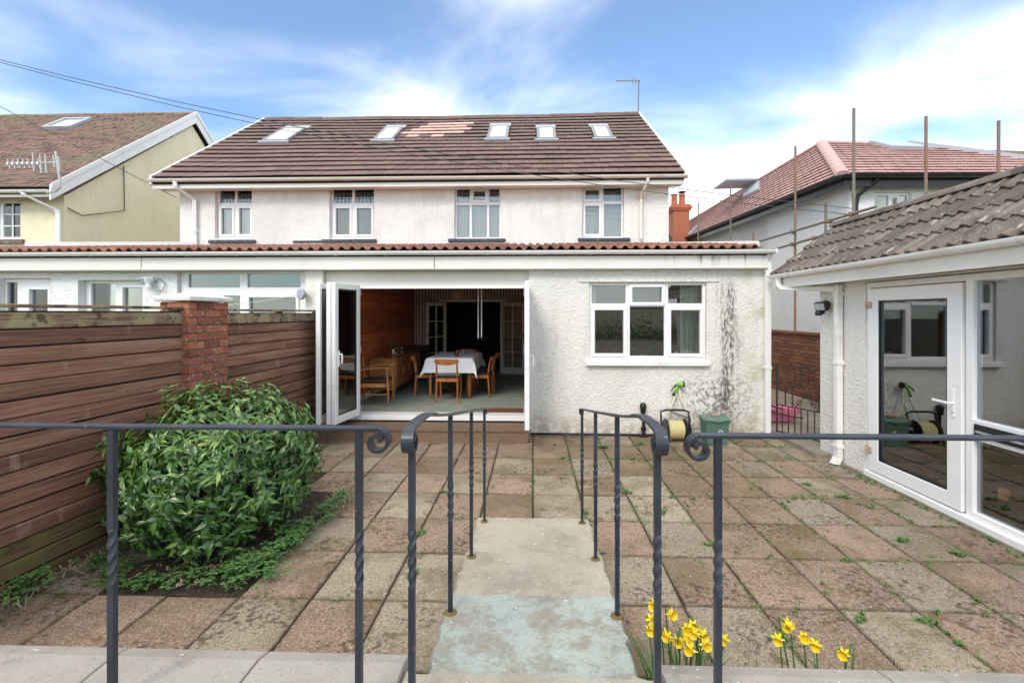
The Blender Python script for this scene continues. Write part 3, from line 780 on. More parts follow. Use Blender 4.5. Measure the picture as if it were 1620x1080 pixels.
# ================================================================== MAIN HOUSE
house = thing("main_house", "white roughcast semi-detached house with long brown tiled roof and five skylights", "house", (-2.5, 12, 0))
HX0, HX1 = -7.80, 2.90
TH_ = lambda u, v, w: (u, 10.5 - w, v)
ups = [(-7.01, -6.18, 3.49, 4.60), (-4.45, -3.455, 3.475, 4.60), (-1.70, -.69, 3.45, 4.59), (1.06, 1.95, 3.46, 4.59)]
MB(TH_).holes(HX0, HX1, 2.90, 4.72, -.28, 0, ups).build("wall", M['rough_white'], house, weld=True)
for x0, x1 in ((HX0+.002, HX0+.25), (HX1-.25, HX1-.002)):
    prof = [(10.781, 0), (10.781, 4.75), (14.6, 7.52), (18.4, 4.75), (18.4, 0)]
    MB().prism([(x0, y, z) for y, z in prof], [(x1, y, z) for y, z in prof]).build("gable_wall", M['rough_white'], house)
MB().box(HX0, HX1, 18.41, 18.6, 0, 4.72).build("wall", M['rough_white'], house)
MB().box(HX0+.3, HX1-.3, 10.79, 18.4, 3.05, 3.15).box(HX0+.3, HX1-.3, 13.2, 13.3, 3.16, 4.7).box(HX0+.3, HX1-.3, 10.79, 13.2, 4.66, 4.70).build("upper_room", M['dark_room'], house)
def upwin(i, cells, sashes=(), lead=()):
    f = window(house, TH_, ups[i], cells, fr=-.10, sashes=sashes)
    if lead:
        mb = MB(TH_)
        for k in lead:
            a, b, c, d = cells[k]
            for q in range(1, 5): x = a+(b-a)*q/5; mb.box(x-.006, x+.006, c, d, -.131, -.128)
            for q in range(1, 3): z = c+(d-c)*q/3; mb.box(a, b, z-.006, z+.006, -.1315, -.1285)
        mb.build("lead_grid", M['black_pvc'], f)
    return f
upwin(0, [(-6.96, -6.635, 3.56, 4.21), (-6.555, -6.23, 3.56, 4.21), (-6.96, -6.62, 4.30, 4.57), (-6.57, -6.23, 4.30, 4.57)], (0, 1), (2, 3))
upwin(1, [(-4.38, -3.995, 3.54, 4.19), (-3.91, -3.51, 3.54, 4.19), (-4.40, -3.98, 4.275, 4.57), (-3.925, -3.50, 4.275, 4.57)], (0, 1), (2, 3))
upwin(2, [(-1.66, -1.38, 3.50, 4.20), (-1.33, -1.00, 3.50, 4.20), (-.95, -.73, 3.50, 4.20), (-1.66, -1.38, 4.27, 4.55), (-1.33, -1.00, 4.27, 4.55), (-.95, -.73, 4.27, 4.55)], (4,))
upwin(3, [(1.10, 1.47, 3.52, 4.20), (1.54, 1.91, 3.50, 4.20), (1.10, 1.47, 4.27, 4.55), (1.53, 1.91, 4.27, 4.55)], (0, 2))
for a, b in ((-7.13, -6.08), (-4.60, -3.40), (-1.83, -.59), (.97, 2.08)):
    MB(TH_).box(a, b, 3.385, 3.452, -.02, .055).build("window_sill", M['slate_sill'], house, bevel=.006)
MB(TH_).box(-5.25, -4.62, 3.39, 3.43, 0, .03).build("lead_flashing", M['slate_sill'], house)
# roof
RP = atan2(7.76-4.72, 14.6-10.15); RX0, RX1 = -8.16, 3.13
roof = MB()
th = .16
prof = [(10.15, 4.70), (14.6, 7.74), (19.05, 4.70), (19.05, 4.58), (14.6, 7.58), (10.15, 4.60)]
roof.prism([(RX0+.02, y, z) for y, z in prof], [(RX1-.02, y, z) for y, z in prof])
roof = roof.build("roof", M['under'], house)
skyl = [(-7.02, -6.33, 12.36, 13.44), (-4.10, -3.575, 12.35, 13.37), (-1.18, -.63, 12.34, 13.41), (.10, .60, 12.25, 13.19), (1.555, 2.03, 12.29, 13.23)]
def inskyl(x0, x1, y0, y1): return any(x1 > s[0]-.03 and x0 < s[1]+.03 and y1 > s[2]-.04 and y0 < s[3]+.04 for s in skyl)
tw = (RX1-RX0)/34; ex = 5.39/16
def slope(s): return 10.13 + s*cos(RP), 4.735 + s*sin(RP)
rt = []
for s in range(3):
    rnd = random.Random(s); mb = MB(); a = [rnd.uniform(-.002, .002) for _ in range(4)]
    mb.prism([(.004, a[0], -.013), (tw-.004, a[1], -.013), (tw-.004, a[1], 0), (.004, a[0], 0)], [(.004, .40, -.011), (tw-.004, .40, -.011), (tw-.004, .40, 0), (.004, .40, 0)])
    rt.append(mb.mesh("roof_tile", M['roof_brown']))
rtn = [MB().prism([(.004, 0, -.013), (tw-.004, 0, -.013), (tw-.004, 0, 0), (.004, 0, 0)], [(.004, .40, -.011), (tw-.004, .40, -.011), (tw-.004, .40, 0), (.004, .40, 0)]).mesh("new_roof_tile", M['roof_new'])]
rr = random.Random(11)
fieldmb = MB(); kx = Matrix.Rotation(RP-.112, 4, 'X')
for j in range(16):
    y, z = slope(j*ex)
    off = (tw/2 if j % 2 else 0)
    y1 = y + ex*cos(RP)
    for k in range(-1, 34):
        x = RX0 + k*tw + off
        half = 0
        if x < RX0-.01:
            if x+tw < RX0+.05: continue
            x += tw/2; half = 1
        elif x+tw > RX1+.01:
            if x > RX1-.05: continue
            half = 1
        wsc = .5 if half else 1.0; gone = False
        for s_ in skyl:
            if not (s_[2]-.06 < y < s_[3]-.02): continue
            xe = x+tw*wsc
            if xe <= s_[0]-.02 or x >= s_[1]+.02: continue
            if x < s_[0]-.03: wsc = (s_[0]-.02-x)/tw
            elif xe > s_[1]+.03: wsc = (xe-s_[1]-.02)/tw; x = s_[1]+.02
            else: gone = True
        if gone or wsc < .04: continue
        new = 9 <= j <= 13 and -3.30+.22*(j > 11)-.15*(j == 10) < x+tw/2 < -1.80-.2*(j < 11)+(0 if j > 9 else -.2) and not (j == 9 and rr.random() < .4)
        jit = rr.uniform(-.0012, .0015)
        sag = -.035*sin(pi*min(1, max(0, (x-RX0)/(RX1-RX0))))*(j/16) + .02*mnoise.noise((x*.5, j*.3, 2))
        loc = (x, y, z + .040 + jit + sag); rot = (RP-.112+rr.uniform(-.003, .003), rr.uniform(-.0015, .0015), rr.uniform(-.002, .002))
        sc_ = (wsc, 1, 1) if wsc < 1 else None
        if new: inst(rtn[0], "roof_tile", roof, loc, rot)["label"] = "new pale salmon-pink roof tile"
        elif j < 8: inst(rr.choice(rt), "roof_tile", roof, loc, rot, sc_)
        else:
            mt = Matrix.Translation(loc) @ Euler(rot).to_matrix().to_4x4() @ Matrix.Diagonal((wsc, 1, 1, 1))
            q = [(.004,0,-.013),(tw-.004,0,-.013),(tw-.004,0,0),(.004,0,0),(.004,.40,-.011),(tw-.004,.40,-.011),(tw-.004,.40,0),(.004,.40,0)]
            fieldmb.add([tuple(mt @ Vector(p)) for p in q], [(0,3,2,1),(4,5,6,7),(0,1,5,4),(1,2,6,5),(2,3,7,6),(3,0,4,7)])
stuff(fieldmb.build("tile_field", simple("roof_brown_field", (.175, .115, .098), .85, nz=[((2.6, 5, 5), (.125, .083, .073), .42, .62), (9, (.21, .14, .12), .55, .72), (30, (.22, .18, .15), .64, .75)], bump=(60, .4, .006)), roof))
rm = MB()
prof = [(cos(pi*k/8)*.13, sin(pi*k/8)*.10) for k in range(9)]
rm.rings([[(x, 14.6+c*1.0, 7.735+d) for c, d in prof] for x in (0, .44)])
rg = MB().rings([[(x, c, d) for c, d in prof] for x in (.004, .436)]).mesh("ridge_tile", M['roof_brown'], smooth=50)
for k in range(26):
    x = RX0+.02 + k*.4335; sag = -.035*sin(pi*(x-RX0)/(RX1-RX0)) + .02*mnoise.noise((x*.5, 4.8, 2))
    inst(rg, "ridge_tile", roof, (x, 14.6, 7.72+sag+rr.uniform(-.006,.006)), (0, rr.uniform(-.01,.01), 0))
skym_ = []
for (x0, x1, y0, y1) in skyl:
    s0 = (y0-10.13)/cos(RP); s1 = (y1-10.13)/cos(RP)
    def T(u, v, w, s0=s0): s_ = s0+v; yy, zz = slope(s_); return (u, yy - w*sin(RP), zz + w*cos(RP))
    f = MB(T).holes(x0, x1, 0, s1-s0, -.02, .065, [(x0+.075, x1-.075, .09, s1-s0-.09)]).build("skylight", M['skyframe'], house, bevel=.008)
    MB(T).box(x0+.08, x1-.08, .105, s1-s0-.095,   .035, .055).build("pane", M['sky_pale_glass'], f)
    MB(T).box(x0-.05, x1+.05, -.10, -.002, .0, .05).box(x0-.02, x1+.02, s1-s0+.002, s1-s0+.30, .0, .035).build("flashing", M['grey_cap'], f)
# verges, eaves
for x in (RX0-.035, RX1-.005):
    prof = [(10.12, 4.60), (14.6, 7.66), (14.6, 7.83), (10.12, 4.775)]
    MB().prism([(x, y, z) for y, z in prof], [(x+.05, y, z) for y, z in prof]).build("verge_board", M['oldgutter'] if x > 0 else M['upvc'], house)
MB().box(RX0, RX1, 10.17, 10.195, 4.515, 4.69).build("fascia_board", M['trim'], house)
MB().box(RX0, RX1, 10.196, 10.498, 4.535, 4.555).build("soffit", M['trim'], house)
gutter(house, (RX0-.02, 10.11, 4.70), (RX1+.05, 10.11, 4.685), (0,-1,0), .062, 'oldgutter', brackets=12)
d1 = MB().sweep([(-7.62, 10.11, 4.66), (-7.62, 10.12, 4.55), (-7.42, 10.43, 4.33), (-7.42, 10.44, 3.40)], (1,.6,0), .075, .07).build("downpipe", M['upvc'], house, bevel=.006)
MB().box(-7.47, -7.37, 10.39, 10.499, 3.62, 3.66).build("pipe_clip", M['upvc'], d1)
d2 = MB().tube([(2.37, 10.11, 4.66), (2.37, 10.12, 4.56), (2.30, 10.42, 4.36), (2.30, 10.43, 3.42)], .036, 10).build("downpipe", M['trim'], house, smooth=40)
MB().lathe([(.042, -.05), (.045, -.05), (.045, .05), (.042, .05)], (2.30, 10.43, 4.30), 10).build("pipe_collar", M['copper_rust'], d2)

# ================================================================== CREAM HOUSE ON THE LEFT
lh = thing("neighbour_house", "cream house with mottled brown roof and wide white bargeboard on its gable", "house", (-14, 12, 0))
LX = -10.45
Tq = lambda u, v, w: (u, 10.5 - w, v)
MB(Tq).holes(-20, LX, 0, 4.48, -.25, 0, [(-12.6, -11.46, 3.50, 4.38)]).build("wall", M['rough_cream'], lh, weld=True)
prof = [(10.502, 0), (10.502, 4.45), (14.6, 7.60), (18.7, 4.45), (18.7, 0)]
MB().prism([(LX-.25, y, z) for y, z in prof], [(LX-.003, y, z) for y, z in prof]).build("gable_wall", M['rough_cream'], lh)
f = window(lh, Tq, (-12.6, -11.46, 3.50, 4.38), [(-12.55, -12.0, 3.56, 4.32), (-11.93, -11.51, 3.56, 4.32)], fr=-.06)
mb = MB(Tq)
for a, b in ((-12.55, -12.0), (-11.93, -11.51)):
    mb.box((a+b)/2-.012, (a+b)/2+.012, 3.56, 4.32, -.085, -.07)
    for z in (3.81, 4.07): mb.box(a, b, z-.012, z+.012, -.0845, -.0705)
mb.build("glazing_bar", M['upvc'], f)
MB(Tq).box(-12.75, -11.36, 3.40, 3.49, -.05, .07).build("window_sill", M['mortar'], lh)
MB().box(-20, -10.7, 10.76, 14, 3.2, 3.3).build("upper_room", M['dark_room'], lh)
lroof = MB(); prof = [(10.15, 4.53), (14.6, 7.93), (19, 4.53), (19, 4.40), (14.6, 7.75), (10.15, 4.42)]
lroof = lroof.prism([(-21, y, z) for y, z in prof], [(-10.36, y, z) for y, z in prof]).build("roof", M['under'], lh)
LP = atan2(7.93-4.53, 4.45); mb = MB(); rl = random.Random(4); nr = 44; sl = hypot(4.45, 3.40)/nr
for j in range(nr):
    x = -21.0
    y0, z0 = 10.12+j*sl*cos(LP), 4.545+j*sl*sin(LP)
    while x < -10.36:
        w_ = rl.uniform(.16, .20); x1 = min(x+w_, -10.345); dz = rl.uniform(-.006, .01)
        sag = .05*mnoise.noise((x*.4, j*.08, 7)) - .07*sin(pi*min(1, max(0, (x+21)/10.6)))*(j/nr)*0
        v = [(x, y0, z0+.050+dz+sag), (x1-.006, y0, z0+.050+dz+sag), (x1-.006, y0+sl*1.5*cos(LP), z0+sl*1.5*sin(LP)+.012+dz+sag), (x, y0+sl*1.5*cos(LP), z0+sl*1.5*sin(LP)+.012+dz+sag), (x, y0, z0+.02+sag), (x1-.006, y0, z0+.02+sag)]
        mb.add(v, [(0,1,2,3), (4,5,1,0)]); x = x1
stuff(mb.build("tile_field", M['roof_left'], lroof, recalc=False))
mb = MB(); prof = [(cos(pi*k/6)*.11, sin(pi*k/6)*.09) for k in range(7)]
rgl = MB().rings([[(x, c, d) for c, d in prof] for x in (.004, .30)]).mesh("ridge_tile", simple("ridge_red", (.27, .10, .07), .9, nz=[(5, (.2, .16, .11), .45, .6)]), smooth=50)
for k in range(34): inst(rgl, "ridge_tile", lroof, (-20.9+k*.31, 14.6, 7.93+.03*mnoise.noise((k*.3, 1, 1))))
for s_ in (1, -1):
    y = lambda q: 14.6 - s_*(14.6-q)
    a = [(y(10.08), 4.27), (y(14.6), 7.68), (y(14.6), 8.02), (y(10.08), 4.60)]
    MB().prism([(-10.36, p, q) for p, q in a], [(-10.33, p, q) for p, q in a]).build("bargeboard", M['upvc'], lh)
    b = [(y(10.08), 4.52), (y(14.6), 7.93), (y(14.6), 8.05), (y(10.08), 4.63)]
    MB().prism([(-10.329, p, q) for p, q in b], [(-10.305, p, q) for p, q in b]).build("verge_cap", M['upvc'], lh)
MB().box(-21, -10.37, 10.16, 10.19, 4.36, 4.53).build("fascia_board", M['trim'], lh)
gutter(lh, (-21, 10.10, 4.50), (-10.37, 10.10, 4.49), (0,-1,0), .06, 'gutter', brackets=10)
MB().sweep([(-10.98, 10.10, 4.46), (-10.95, 10.12, 4.40), (-10.52, 10.40, 4.14), (-10.50, 10.42, 4.05), (-10.50, 10.43, .05)], (1,.4,0), .085, .08).build("downpipe", M['upvc'], lh, bevel=.006)
def T(u, v, w): return (u, 10.12+v*cos(LP)-w*sin(LP), 4.545+v*sin(LP)+w*cos(LP))
f = MB(T).holes(-13.9, -13.05, 4.05, 4.95, .02, .13, [(-13.8, -13.15, 4.15, 4.85)]).build("skylight", M['grey_cap'], lh)
MB(T).box(-13.81, -13.14, 4.14, 4.86, .07, .09).build("pane", M['sky_pale_glass'], f)
MB().tube([(-10.42, 12.05, 5.6), (-10.40, 12.05, 4.45), (-10.41, 10.9, 4.10), (-10.42, 10.55, 4.2)], .012).build("wall_cable", M['cable'], lh)

# aerial on the left house
ae = thing("roof_aerial", "grey television aerial with three long upright rods, clamped to the white bargeboard", "aerial", (-9.99, 9.95, 4.42))
MB().tube([(-10.35, 10.02, 4.41), (-10.12, 9.98, 4.43), (-10.00, 9.95, 4.50), (-9.98, 9.94, 4.62), (-10.07, 9.93, 5.26)], .022).build("mast", M['galv'], ae, smooth=40)
MB().tube([(-11.12, 9.93, 5.01), (-9.98, 9.93, 5.03)], .012).build("boom", M['alu'], ae)
mb = MB()
for k in range(7):
    x = -11.1+k*.11
    for dx, dz in ((-.02, .10), (.03, -.10)): mb.tube([(x, 9.93, 5.01), (x+dx, 9.93, 5.01+dz)], .008, 5)
    mb.box(x-.02, x+.02, 9.90, 9.95, 4.98, 5.04)
mb.build("director", M['alu'], ae)
for k, (x, h0, h1) in enumerate(((-10.56, .22, -.18), (-10.40, .18, -.22), (-10.29, .18, -.22), (-10.11, .16, -.10), (-10.0, .13, -.19))):
    MB().tube([(x, 9.92, 5.02+h0), (x+.03, 9.92, 5.02+h1)], .014, 6).build("rod", M['galv'], ae)

# aerial on the main roof
ae = thing("roof_aerial", "thin rusty rod aerial on a slim mast at the right end of the long roof", "aerial", (3.12, 14.6, 7.75))
MB().tube([(3.12, 14.55, 7.6), (3.14, 14.55, 8.72)], .018).build("mast", M['grey_tube'], ae)
MB().tube([(2.46, 14.5, 8.71), (3.18, 14.5, 8.70)], .012).build("boom", M['grey_tube'], ae)
mb = MB()
for k in range(11): x = 2.49+k*.058; mb.tube([(x, 14.5-.02, 8.71-.05), (x, 14.5+.02, 8.71+.05)], .006, 5)
mb.tube([(2.95, 14.5, 8.6), (2.95, 14.5, 8.82)], .009, 5).tube([(3.03, 14.5, 8.58), (3.03, 14.5, 8.78)], .009, 5)
mb.build("director", M['grey_tube'], ae)

# ================================================================== PINK ROOFED HOUSE ON THE RIGHT
ph = thing("tiled_house", "white house with new pink tiled hipped roof and black gutters behind the scaffolding", "house", (9, 14, 0))
Tr = lambda u, v, w: (u, 10.4 - w, v)
MB(Tr).holes(6.60, 15, 0, 4.66, -.25, 0, [(7.11, 7.86, 3.3, 4.36)]).build("wall", M['rough_bright'], ph, weld=True)
MB().box(6.603, 6.85, 10.652, 13.9, 0, 4.64).build("wall", M['rough_bright'], ph)
MB().box(6.72, 6.95, 13.901, 23, 0, 4.9).build("wall", M['rough_bright'], ph)
window(ph, Tr, (7.11, 7.86, 3.3, 4.36), [(7.16, 7.44, 3.36, 4.30), (7.50, 7.62, 3.36, 4.25), (7.68, 7.82, 3.36, 4.30)], fr=-.05)
MB().box(6.9, 14.9, 10.9, 13, 3.1, 3.2).build("upper_room", M['dark_room'], ph)
C_, A_, B_, D_ = Vector((6.29, 10.10, 4.66)), Vector((7.436, 12.8, 6.228)), Vector((9.62, 12.8, 6.153)), Vector((11.9, 10.10, 4.62))
R_, E_ = Vector((7.60, 24.3, 6.30)), Vector((6.29, 22.0, 5.0))
proof = MB().add([tuple(p) for p in (C_, A_, B_, D_, R_, E_)] + [tuple(p - Vector((0,0,.12))) for p in (C_, A_, B_, D_, R_, E_)],
   [(0,3,2,1), (0,1,4,5), (6,7,8,9), (6,11,10,7), (0,6,9,3), (0,5,11,6), (3,9,8,2), (5,4,10,11)]).build("roof", M['under'], ph, recalc=False)
def courses(e0, e1, t0, t1, n, m, name, seed, tile=.30, lift=.05):
    mb = MB(); r = random.Random(seed)
    nrm = (e1-e0).cross(t0-e0).normalized()
    if nrm.z < 0: nrm = -nrm
    for j in range(n):
        a, b = e0.lerp(t0, j/n), e1.lerp(t1, j/n); c, d = e0.lerp(t0, min(1, (j+1.25)/n)), e1.lerp(t1, min(1, (j+1.25)/n))
        k = max(1, round((b-a).length/tile))
        for i in range(k):
            f0, f1 = i/k, (i+1)/k-.012/max(.1, (b-a).length); dz = r.uniform(0, .006)
            p = [a.lerp(b, f0)+nrm*(lift+dz), a.lerp(b, f1)+nrm*(lift+dz), c.lerp(d, f1)+nrm*(.006+dz), c.lerp(d, f0)+nrm*(.006+dz), a.lerp(b, f0)+nrm*(lift-.016), a.lerp(b, f1)+nrm*(lift-.016)]
            mb.add([tuple(q) for q in p], [(0,1,2,3), (4,5,1,0)])
    return stuff(mb.build(name, m, proof, recalc=False))
courses(C_, D_, A_, B_, 13, M['roof_pink'], "tile_field", 1)
courses(E_, C_, R_, A_, 14, M['roof_pink'], "tile_field", 2)
def ridge_run(P, Q, n, m, root, r=.12):
    d = (Q-P)
    mb0 = MB().rings([[(0+x, c, s_) for c, s_ in [(cos(pi*k/6)*r, sin(pi*k/6)*r*.8) for k in range(7)]] for x in (.004, d.length/n)]).mesh("hip_tile", m, smooth=50)
    for k in range(n):
        q = P + d*(k/n) - Vector((0,0,.02)); o = inst(mb0, "hip_tile", root, tuple(q))
        o.rotation_euler = d.to_track_quat('X', 'Z').to_euler()
hipm = simple("hip_pink", (.56, .36, .33), .9, nz=[(6, (.48, .30, .27), .45, .65)])
ridge_run(C_, A_, 9, hipm, proof, .13); ridge_run(A_, B_, 6, hipm, proof, .10); ridge_run(A_, R_, 30, hipm, proof, .09)
beam(B_+Vector((0,0,.0)), D_+Vector((0,0,.0)), .16, .10).build("lead_hip", M['grey_cap'], ph)
gutter(ph, (6.24, 10.02, 4.63), (11.9, 10.02, 4.60), (0,-1,0), .065, 'black_pvc', brackets=6)
gutter(ph, (6.23, 10.02, 4.63), (6.23, 22.0, 4.97), (-1,0,0), .065, 'black_pvc', brackets=8)
MB().box(6.32, 11.9, 10.12, 10.15, 4.42, 4.57).build("fascia_board", M['black_pvc'], ph)
MB().prism([(6.32, 10.16, 4.42), (6.35, 10.16, 4.42), (6.35, 10.16, 4.57), (6.32, 10.16, 4.57)], [(6.32, 22, 4.76), (6.35, 22, 4.76), (6.35, 22, 4.91), (6.32, 22, 4.91)]).build("fascia_board", M['black_pvc'], ph)
MB().tube([(6.95, 10.03, 4.58), (6.93, 10.10, 4.50), (6.72, 10.30, 4.28), (6.70, 10.33, 4.1), (6.70, 10.33, .1)], .04).build("downpipe", M['black_pvc'], ph, smooth=40)
# skylights: an open one on the side slope, a dark one in front
nl = (C_-E_).cross(R_-E_).normalized(); nl = nl if nl.z > 0 else -nl
def onleft(s, t): a, b = E_.lerp(C_, s), R_.lerp(A_, s); return a.lerp(b, t)
q = [onleft(.60, .52), onleft(.70, .52), onleft(.70, .86), onleft(.60, .86)]
f = MB().prism([tuple(p+nl*.02) for p in q], [tuple(p+nl*.10) for p in q]).build("skylight", M['grey_cap'], ph)
MB().prism([tuple(p.lerp((q[0]+q[2])/2, .15)+nl*.101) for p in q], [tuple(p.lerp((q[0]+q[2])/2, .15)+nl*.115) for p in q]).build("pane", M['sky_pale_glass'], f)
h0, h1 = q[3]+nl*.12, q[2]+nl*.12
o0, o1 = h0+Vector((-1.0, 0, -.02)), h1+Vector((-1.0, 0, -.02))
sash = MB().prism([tuple(p) for p in (h0, h1, o1, o0)], [tuple(p+Vector((0,0,.06))) for p in (h0, h1, o1, o0)]).build("skylight_sash", M['grey_cap'], ph)
cc = (h0+o1)/2
MB().prism([tuple(p.lerp(cc, .12)+Vector((0,0,.061))) for p in (h0, h1, o1, o0)], [tuple(p.lerp(cc, .12)+Vector((0,0,.07))) for p in (h0, h1, o1, o0)]).build("pane", M['sky_pale_glass'], sash)
nf = (D_-C_).cross(A_-C_).normalized(); nf = nf if nf.z > 0 else -nf
def onfront(s, t): return C_.lerp(D_, s).lerp(A_.lerp(B_, s), t)
q = [onfront(.50, .74), onfront(.80, .72), onfront(.80, .97), onfront(.50, .97)]
f = MB().prism([tuple(p+nf*.02) for p in q], [tuple(p+nf*.10) for p in q]).build("skylight", M['grey_cap'], ph)
MB().prism([tuple(p.lerp((q[0]+q[2])/2, .2)+nf*.101) for p in q], [tuple(p.lerp((q[0]+q[2])/2, .2)+nf*.112) for p in q]).build("pane", M['sky_pale_glass'], f)
# chimney at the far end
ch = MB().box(5.72, 6.36, 20.0, 20.8, 3.0, 6.02).box(5.66, 6.42, 19.94, 20.86, 6.021, 6.10).box(5.62, 6.46, 19.90, 20.90, 6.101, 6.19).box(5.68, 6.40, 19.96, 20.84, 6.191, 6.27).build("chimney", M['brick_orange'], ph)
mb = MB()
for k in range(41): z = 3.0+k*.075; mb.box(5.713, 6.367, 19.992, 20.5, z, z+.012)
mb.build("mortar_joint", simple("mortar_light", (.40, .22, .14), .95), ch)
for x in (5.86, 6.18):
    MB().lathe([(.0, 0), (.15, 0), (.125, .1), (.115, .42), (.135, .46), (.135, .50), (.10, .50), (.09, .2), (0, .2)], (x, 20.4, 6.26), 14).build("chimney_pot", M['brick_orange'], ch, smooth=40)
MB().lathe([(0, .54), (.14, .56), (.17, .60), (.05, .64), (0, .65)], (6.18, 20.4, 6.26), 12).build("chimney_cowl", M['black_pvc'], ch)
MB().prism([(6.30, 19.9, 4.9), (6.75, 19.9, 5.35), (6.75, 19.9, 5.5), (6.30, 19.9, 5.1)], [(6.30, 20.1, 4.9), (6.75, 20.1, 5.35), (6.75, 20.1, 5.5), (6.30, 20.1, 5.1)]).build("flashing", M['grey_cap'], ch)
# satellite dish by the chimney
sd = thing("satellite_dish", "small black satellite dish beside the orange brick chimney", "dish", (5.1, 19.0, 3.2))
MB().lathe([(0, -.04), (.18, -.03), (.30, .02), (.30, .035), (.18, -.01), (0, -.02)], (5.07, 19.0, 4.65), 18, (-.2, -1, .25)).build("dish", M['black_pvc'], sd, smooth=40)
MB().tube([(5.07, 19.05, 4.6), (5.07, 19.2, 4.3), (5.07, 19.2, 0)], .025).build("mast", M['grey_tube'], sd)

# brown roof far right
bh = thing("terraced_house", "house with old dark brown roof ridge behind the pink roof, at the photo's right edge", "house", (19, 20, 0))
MB().box(13.5, 26, 17, 23, 0, 6.3).build("wall", M['rough_cream'], bh)
MB().prism([(12.4, 16.6, 6.2), (12.4, 23.4, 6.2), (13.2, 20, 8.55)], [(26.5, 16.6, 5.9), (26.5, 23.4, 5.9), (26.5, 20, 7.95)]).build("roof", M['roof_far'], bh)

# ------------------------------------------------------------------ scaffolding
sc = thing("scaffolding", "rusty scaffold poles and rails standing along the pink roofed house", "scaffolding", (6.05, 11, 0))
def pole(x, y, z0, z1, m='scaffold', r=.026): return MB().tube([(x, y, z0), (x+.01, y, z1)], r, 8).build("scaffold_pole", M[m], sc, smooth=50)
pole(5.915, 9.2, 0, 5.63, 'grey_tube'); pole(7.21, 9.2, 0, 5.46); pole(8.50, 9.2, 0, 5.36); pole(5.94, 11.25, 0, 5.63)
pole(5.94, 14.86, 0, 5.76, 'grey_tube'); pole(5.94, 17.72, 0, 5.83, 'grey_tube'); pole(6.32, 10.75, 0, 4.22, 'grey_tube'); pole(6.05, 13.6, 0, 4.06)
MB().tube([(5.88, 8.55, 3.67), (5.88, 14.5, 3.72)], .026, 8).build("scaffold_rail", M['grey_tube'], sc, smooth=50)
MB().tube([(5.88, 9.8, 3.42), (5.88, 14.6, 3.38)], .026, 8).build("scaffold_rail", M['grey_tube'], sc, smooth=50)
for y, z in ((9.2, 3.675), (11.25, 3.69), (11.25, 3.41), (9.9, 3.68), (10.4, 3.415)):
    MB().box(5.845, 5.955, y-.05, y+.05, z-.045, z+.045).build("coupler", M['scaffold'], sc, bevel=.015)
for y, z in ((17.8, 4.05), (14.9, 3.95)): MB().box(5.88, 6.03, y-.1, y+.1, z-.45, z+.05).build("coupler", M['black_pvc'], sc, bevel=.02)

# ------------------------------------------------------------------ boundary wall with bricks
bw = thing("boundary_wall", "stained old brick garden wall behind the iron gate", "wall", (5.9, 11, 0))
MB().box(5.675, 5.84, 8.4, 16, -.05, 1.40).build("wall_body", M['mortar'], bw)
bm_ = [MB().box(-.006, .02, 0, .228, 0, .066).mesh("brick", M['brick_wall'])]
rb = random.Random(8)
for j in range(18):
    for k in range(15):
        y = 9.0 + k*.24 + (.12 if j % 2 else 0)
        inst(bm_[0], "brick", bw, (5.66+rb.uniform(-.004,.004), y, .02+j*.0765))
cm_ = MB().box(5.62, 5.88, 0, .44, 1.401, 1.45).mesh("coping_brick", M['brick_wall'])
for k in range(15): inst(cm_, "coping_brick", bw, (0, 8.4+k*.45, 0))

# ================================================================== FENCE
def fence(p0, p1, name, lab, seed, nplank=16, ztop=1.885, rail=True):
    P0, P1 = Vector((*p0, 0)), Vector((*p1, 0)); d = P1-P0; Ln = d.length; a = atan2(d.y, d.x) - pi/2
    t = thing(name, lab, "fence", ((p0[0]+p1[0])/2, (p0[1]+p1[1])/2, 0))
    step = (ztop-.02-.02)/nplank
    mk = lambda m: MB().prism([(0, 0, 0), (.018, 0, 0), (.024, 0, .006), (.020, 0, step-.018), (.012, 0, step-.009), (0, 0, step-.009)], [(0, Ln, 0), (.018, Ln, 0), (.024, Ln, .006), (.020, Ln, step-.018), (.012, Ln, step-.009), (0, Ln, step-.009)]).mesh("fence_board", M[m])
    me = {m: mk(m) for m in ('fence', 'fence_top', 'fence_green')}; r = random.Random(seed)
    MB(lambda u, v, w: tuple(P0 + d.normalized()*u + Vector((cos(a), sin(a), 0))*w + Vector((0,0,v)))).box(.01, Ln-.01, .02, ztop-.02, -.012, -.003).build('backing_board', M['under'], t)
    for k in range(nplank):
        m = 'fence_top' if k == nplank-1 else ('fence_green' if k < 3 else 'fence')
        inst(me[m], "fence_board", t, (P0.x+.004*(k % 2), P0.y, .02+k*step), (r.uniform(-.0012, .0012), r.uniform(-.02, .05), a))
    Tt = lambda u, v, w: tuple(P0 + d.normalized()*u + Vector((cos(a), sin(a), 0))*w + Vector((0,0,v)))
    MB(Tt).box(0, Ln, ztop, ztop+.024, -.05, .035).build("top_rail", M['fence_top'], t, bevel=.004)
    for u in (.03, Ln/2, Ln-.1): MB(Tt).box(u, u+.07, -.05, ztop-.001, -.075, -.004).build("post", M['fence'], t)
    return t
fence((-3.50, 1.2), (-3.285, 4.44), "fence_panel", "long dark brown board fence panel left of the brick pillar, its top board weathered", 1)
fence((-3.24, 4.98), (-3.20, 7.22), "fence_panel", "short dark brown board fence panel between brick pillar and folding doors", 2, ztop=1.87)
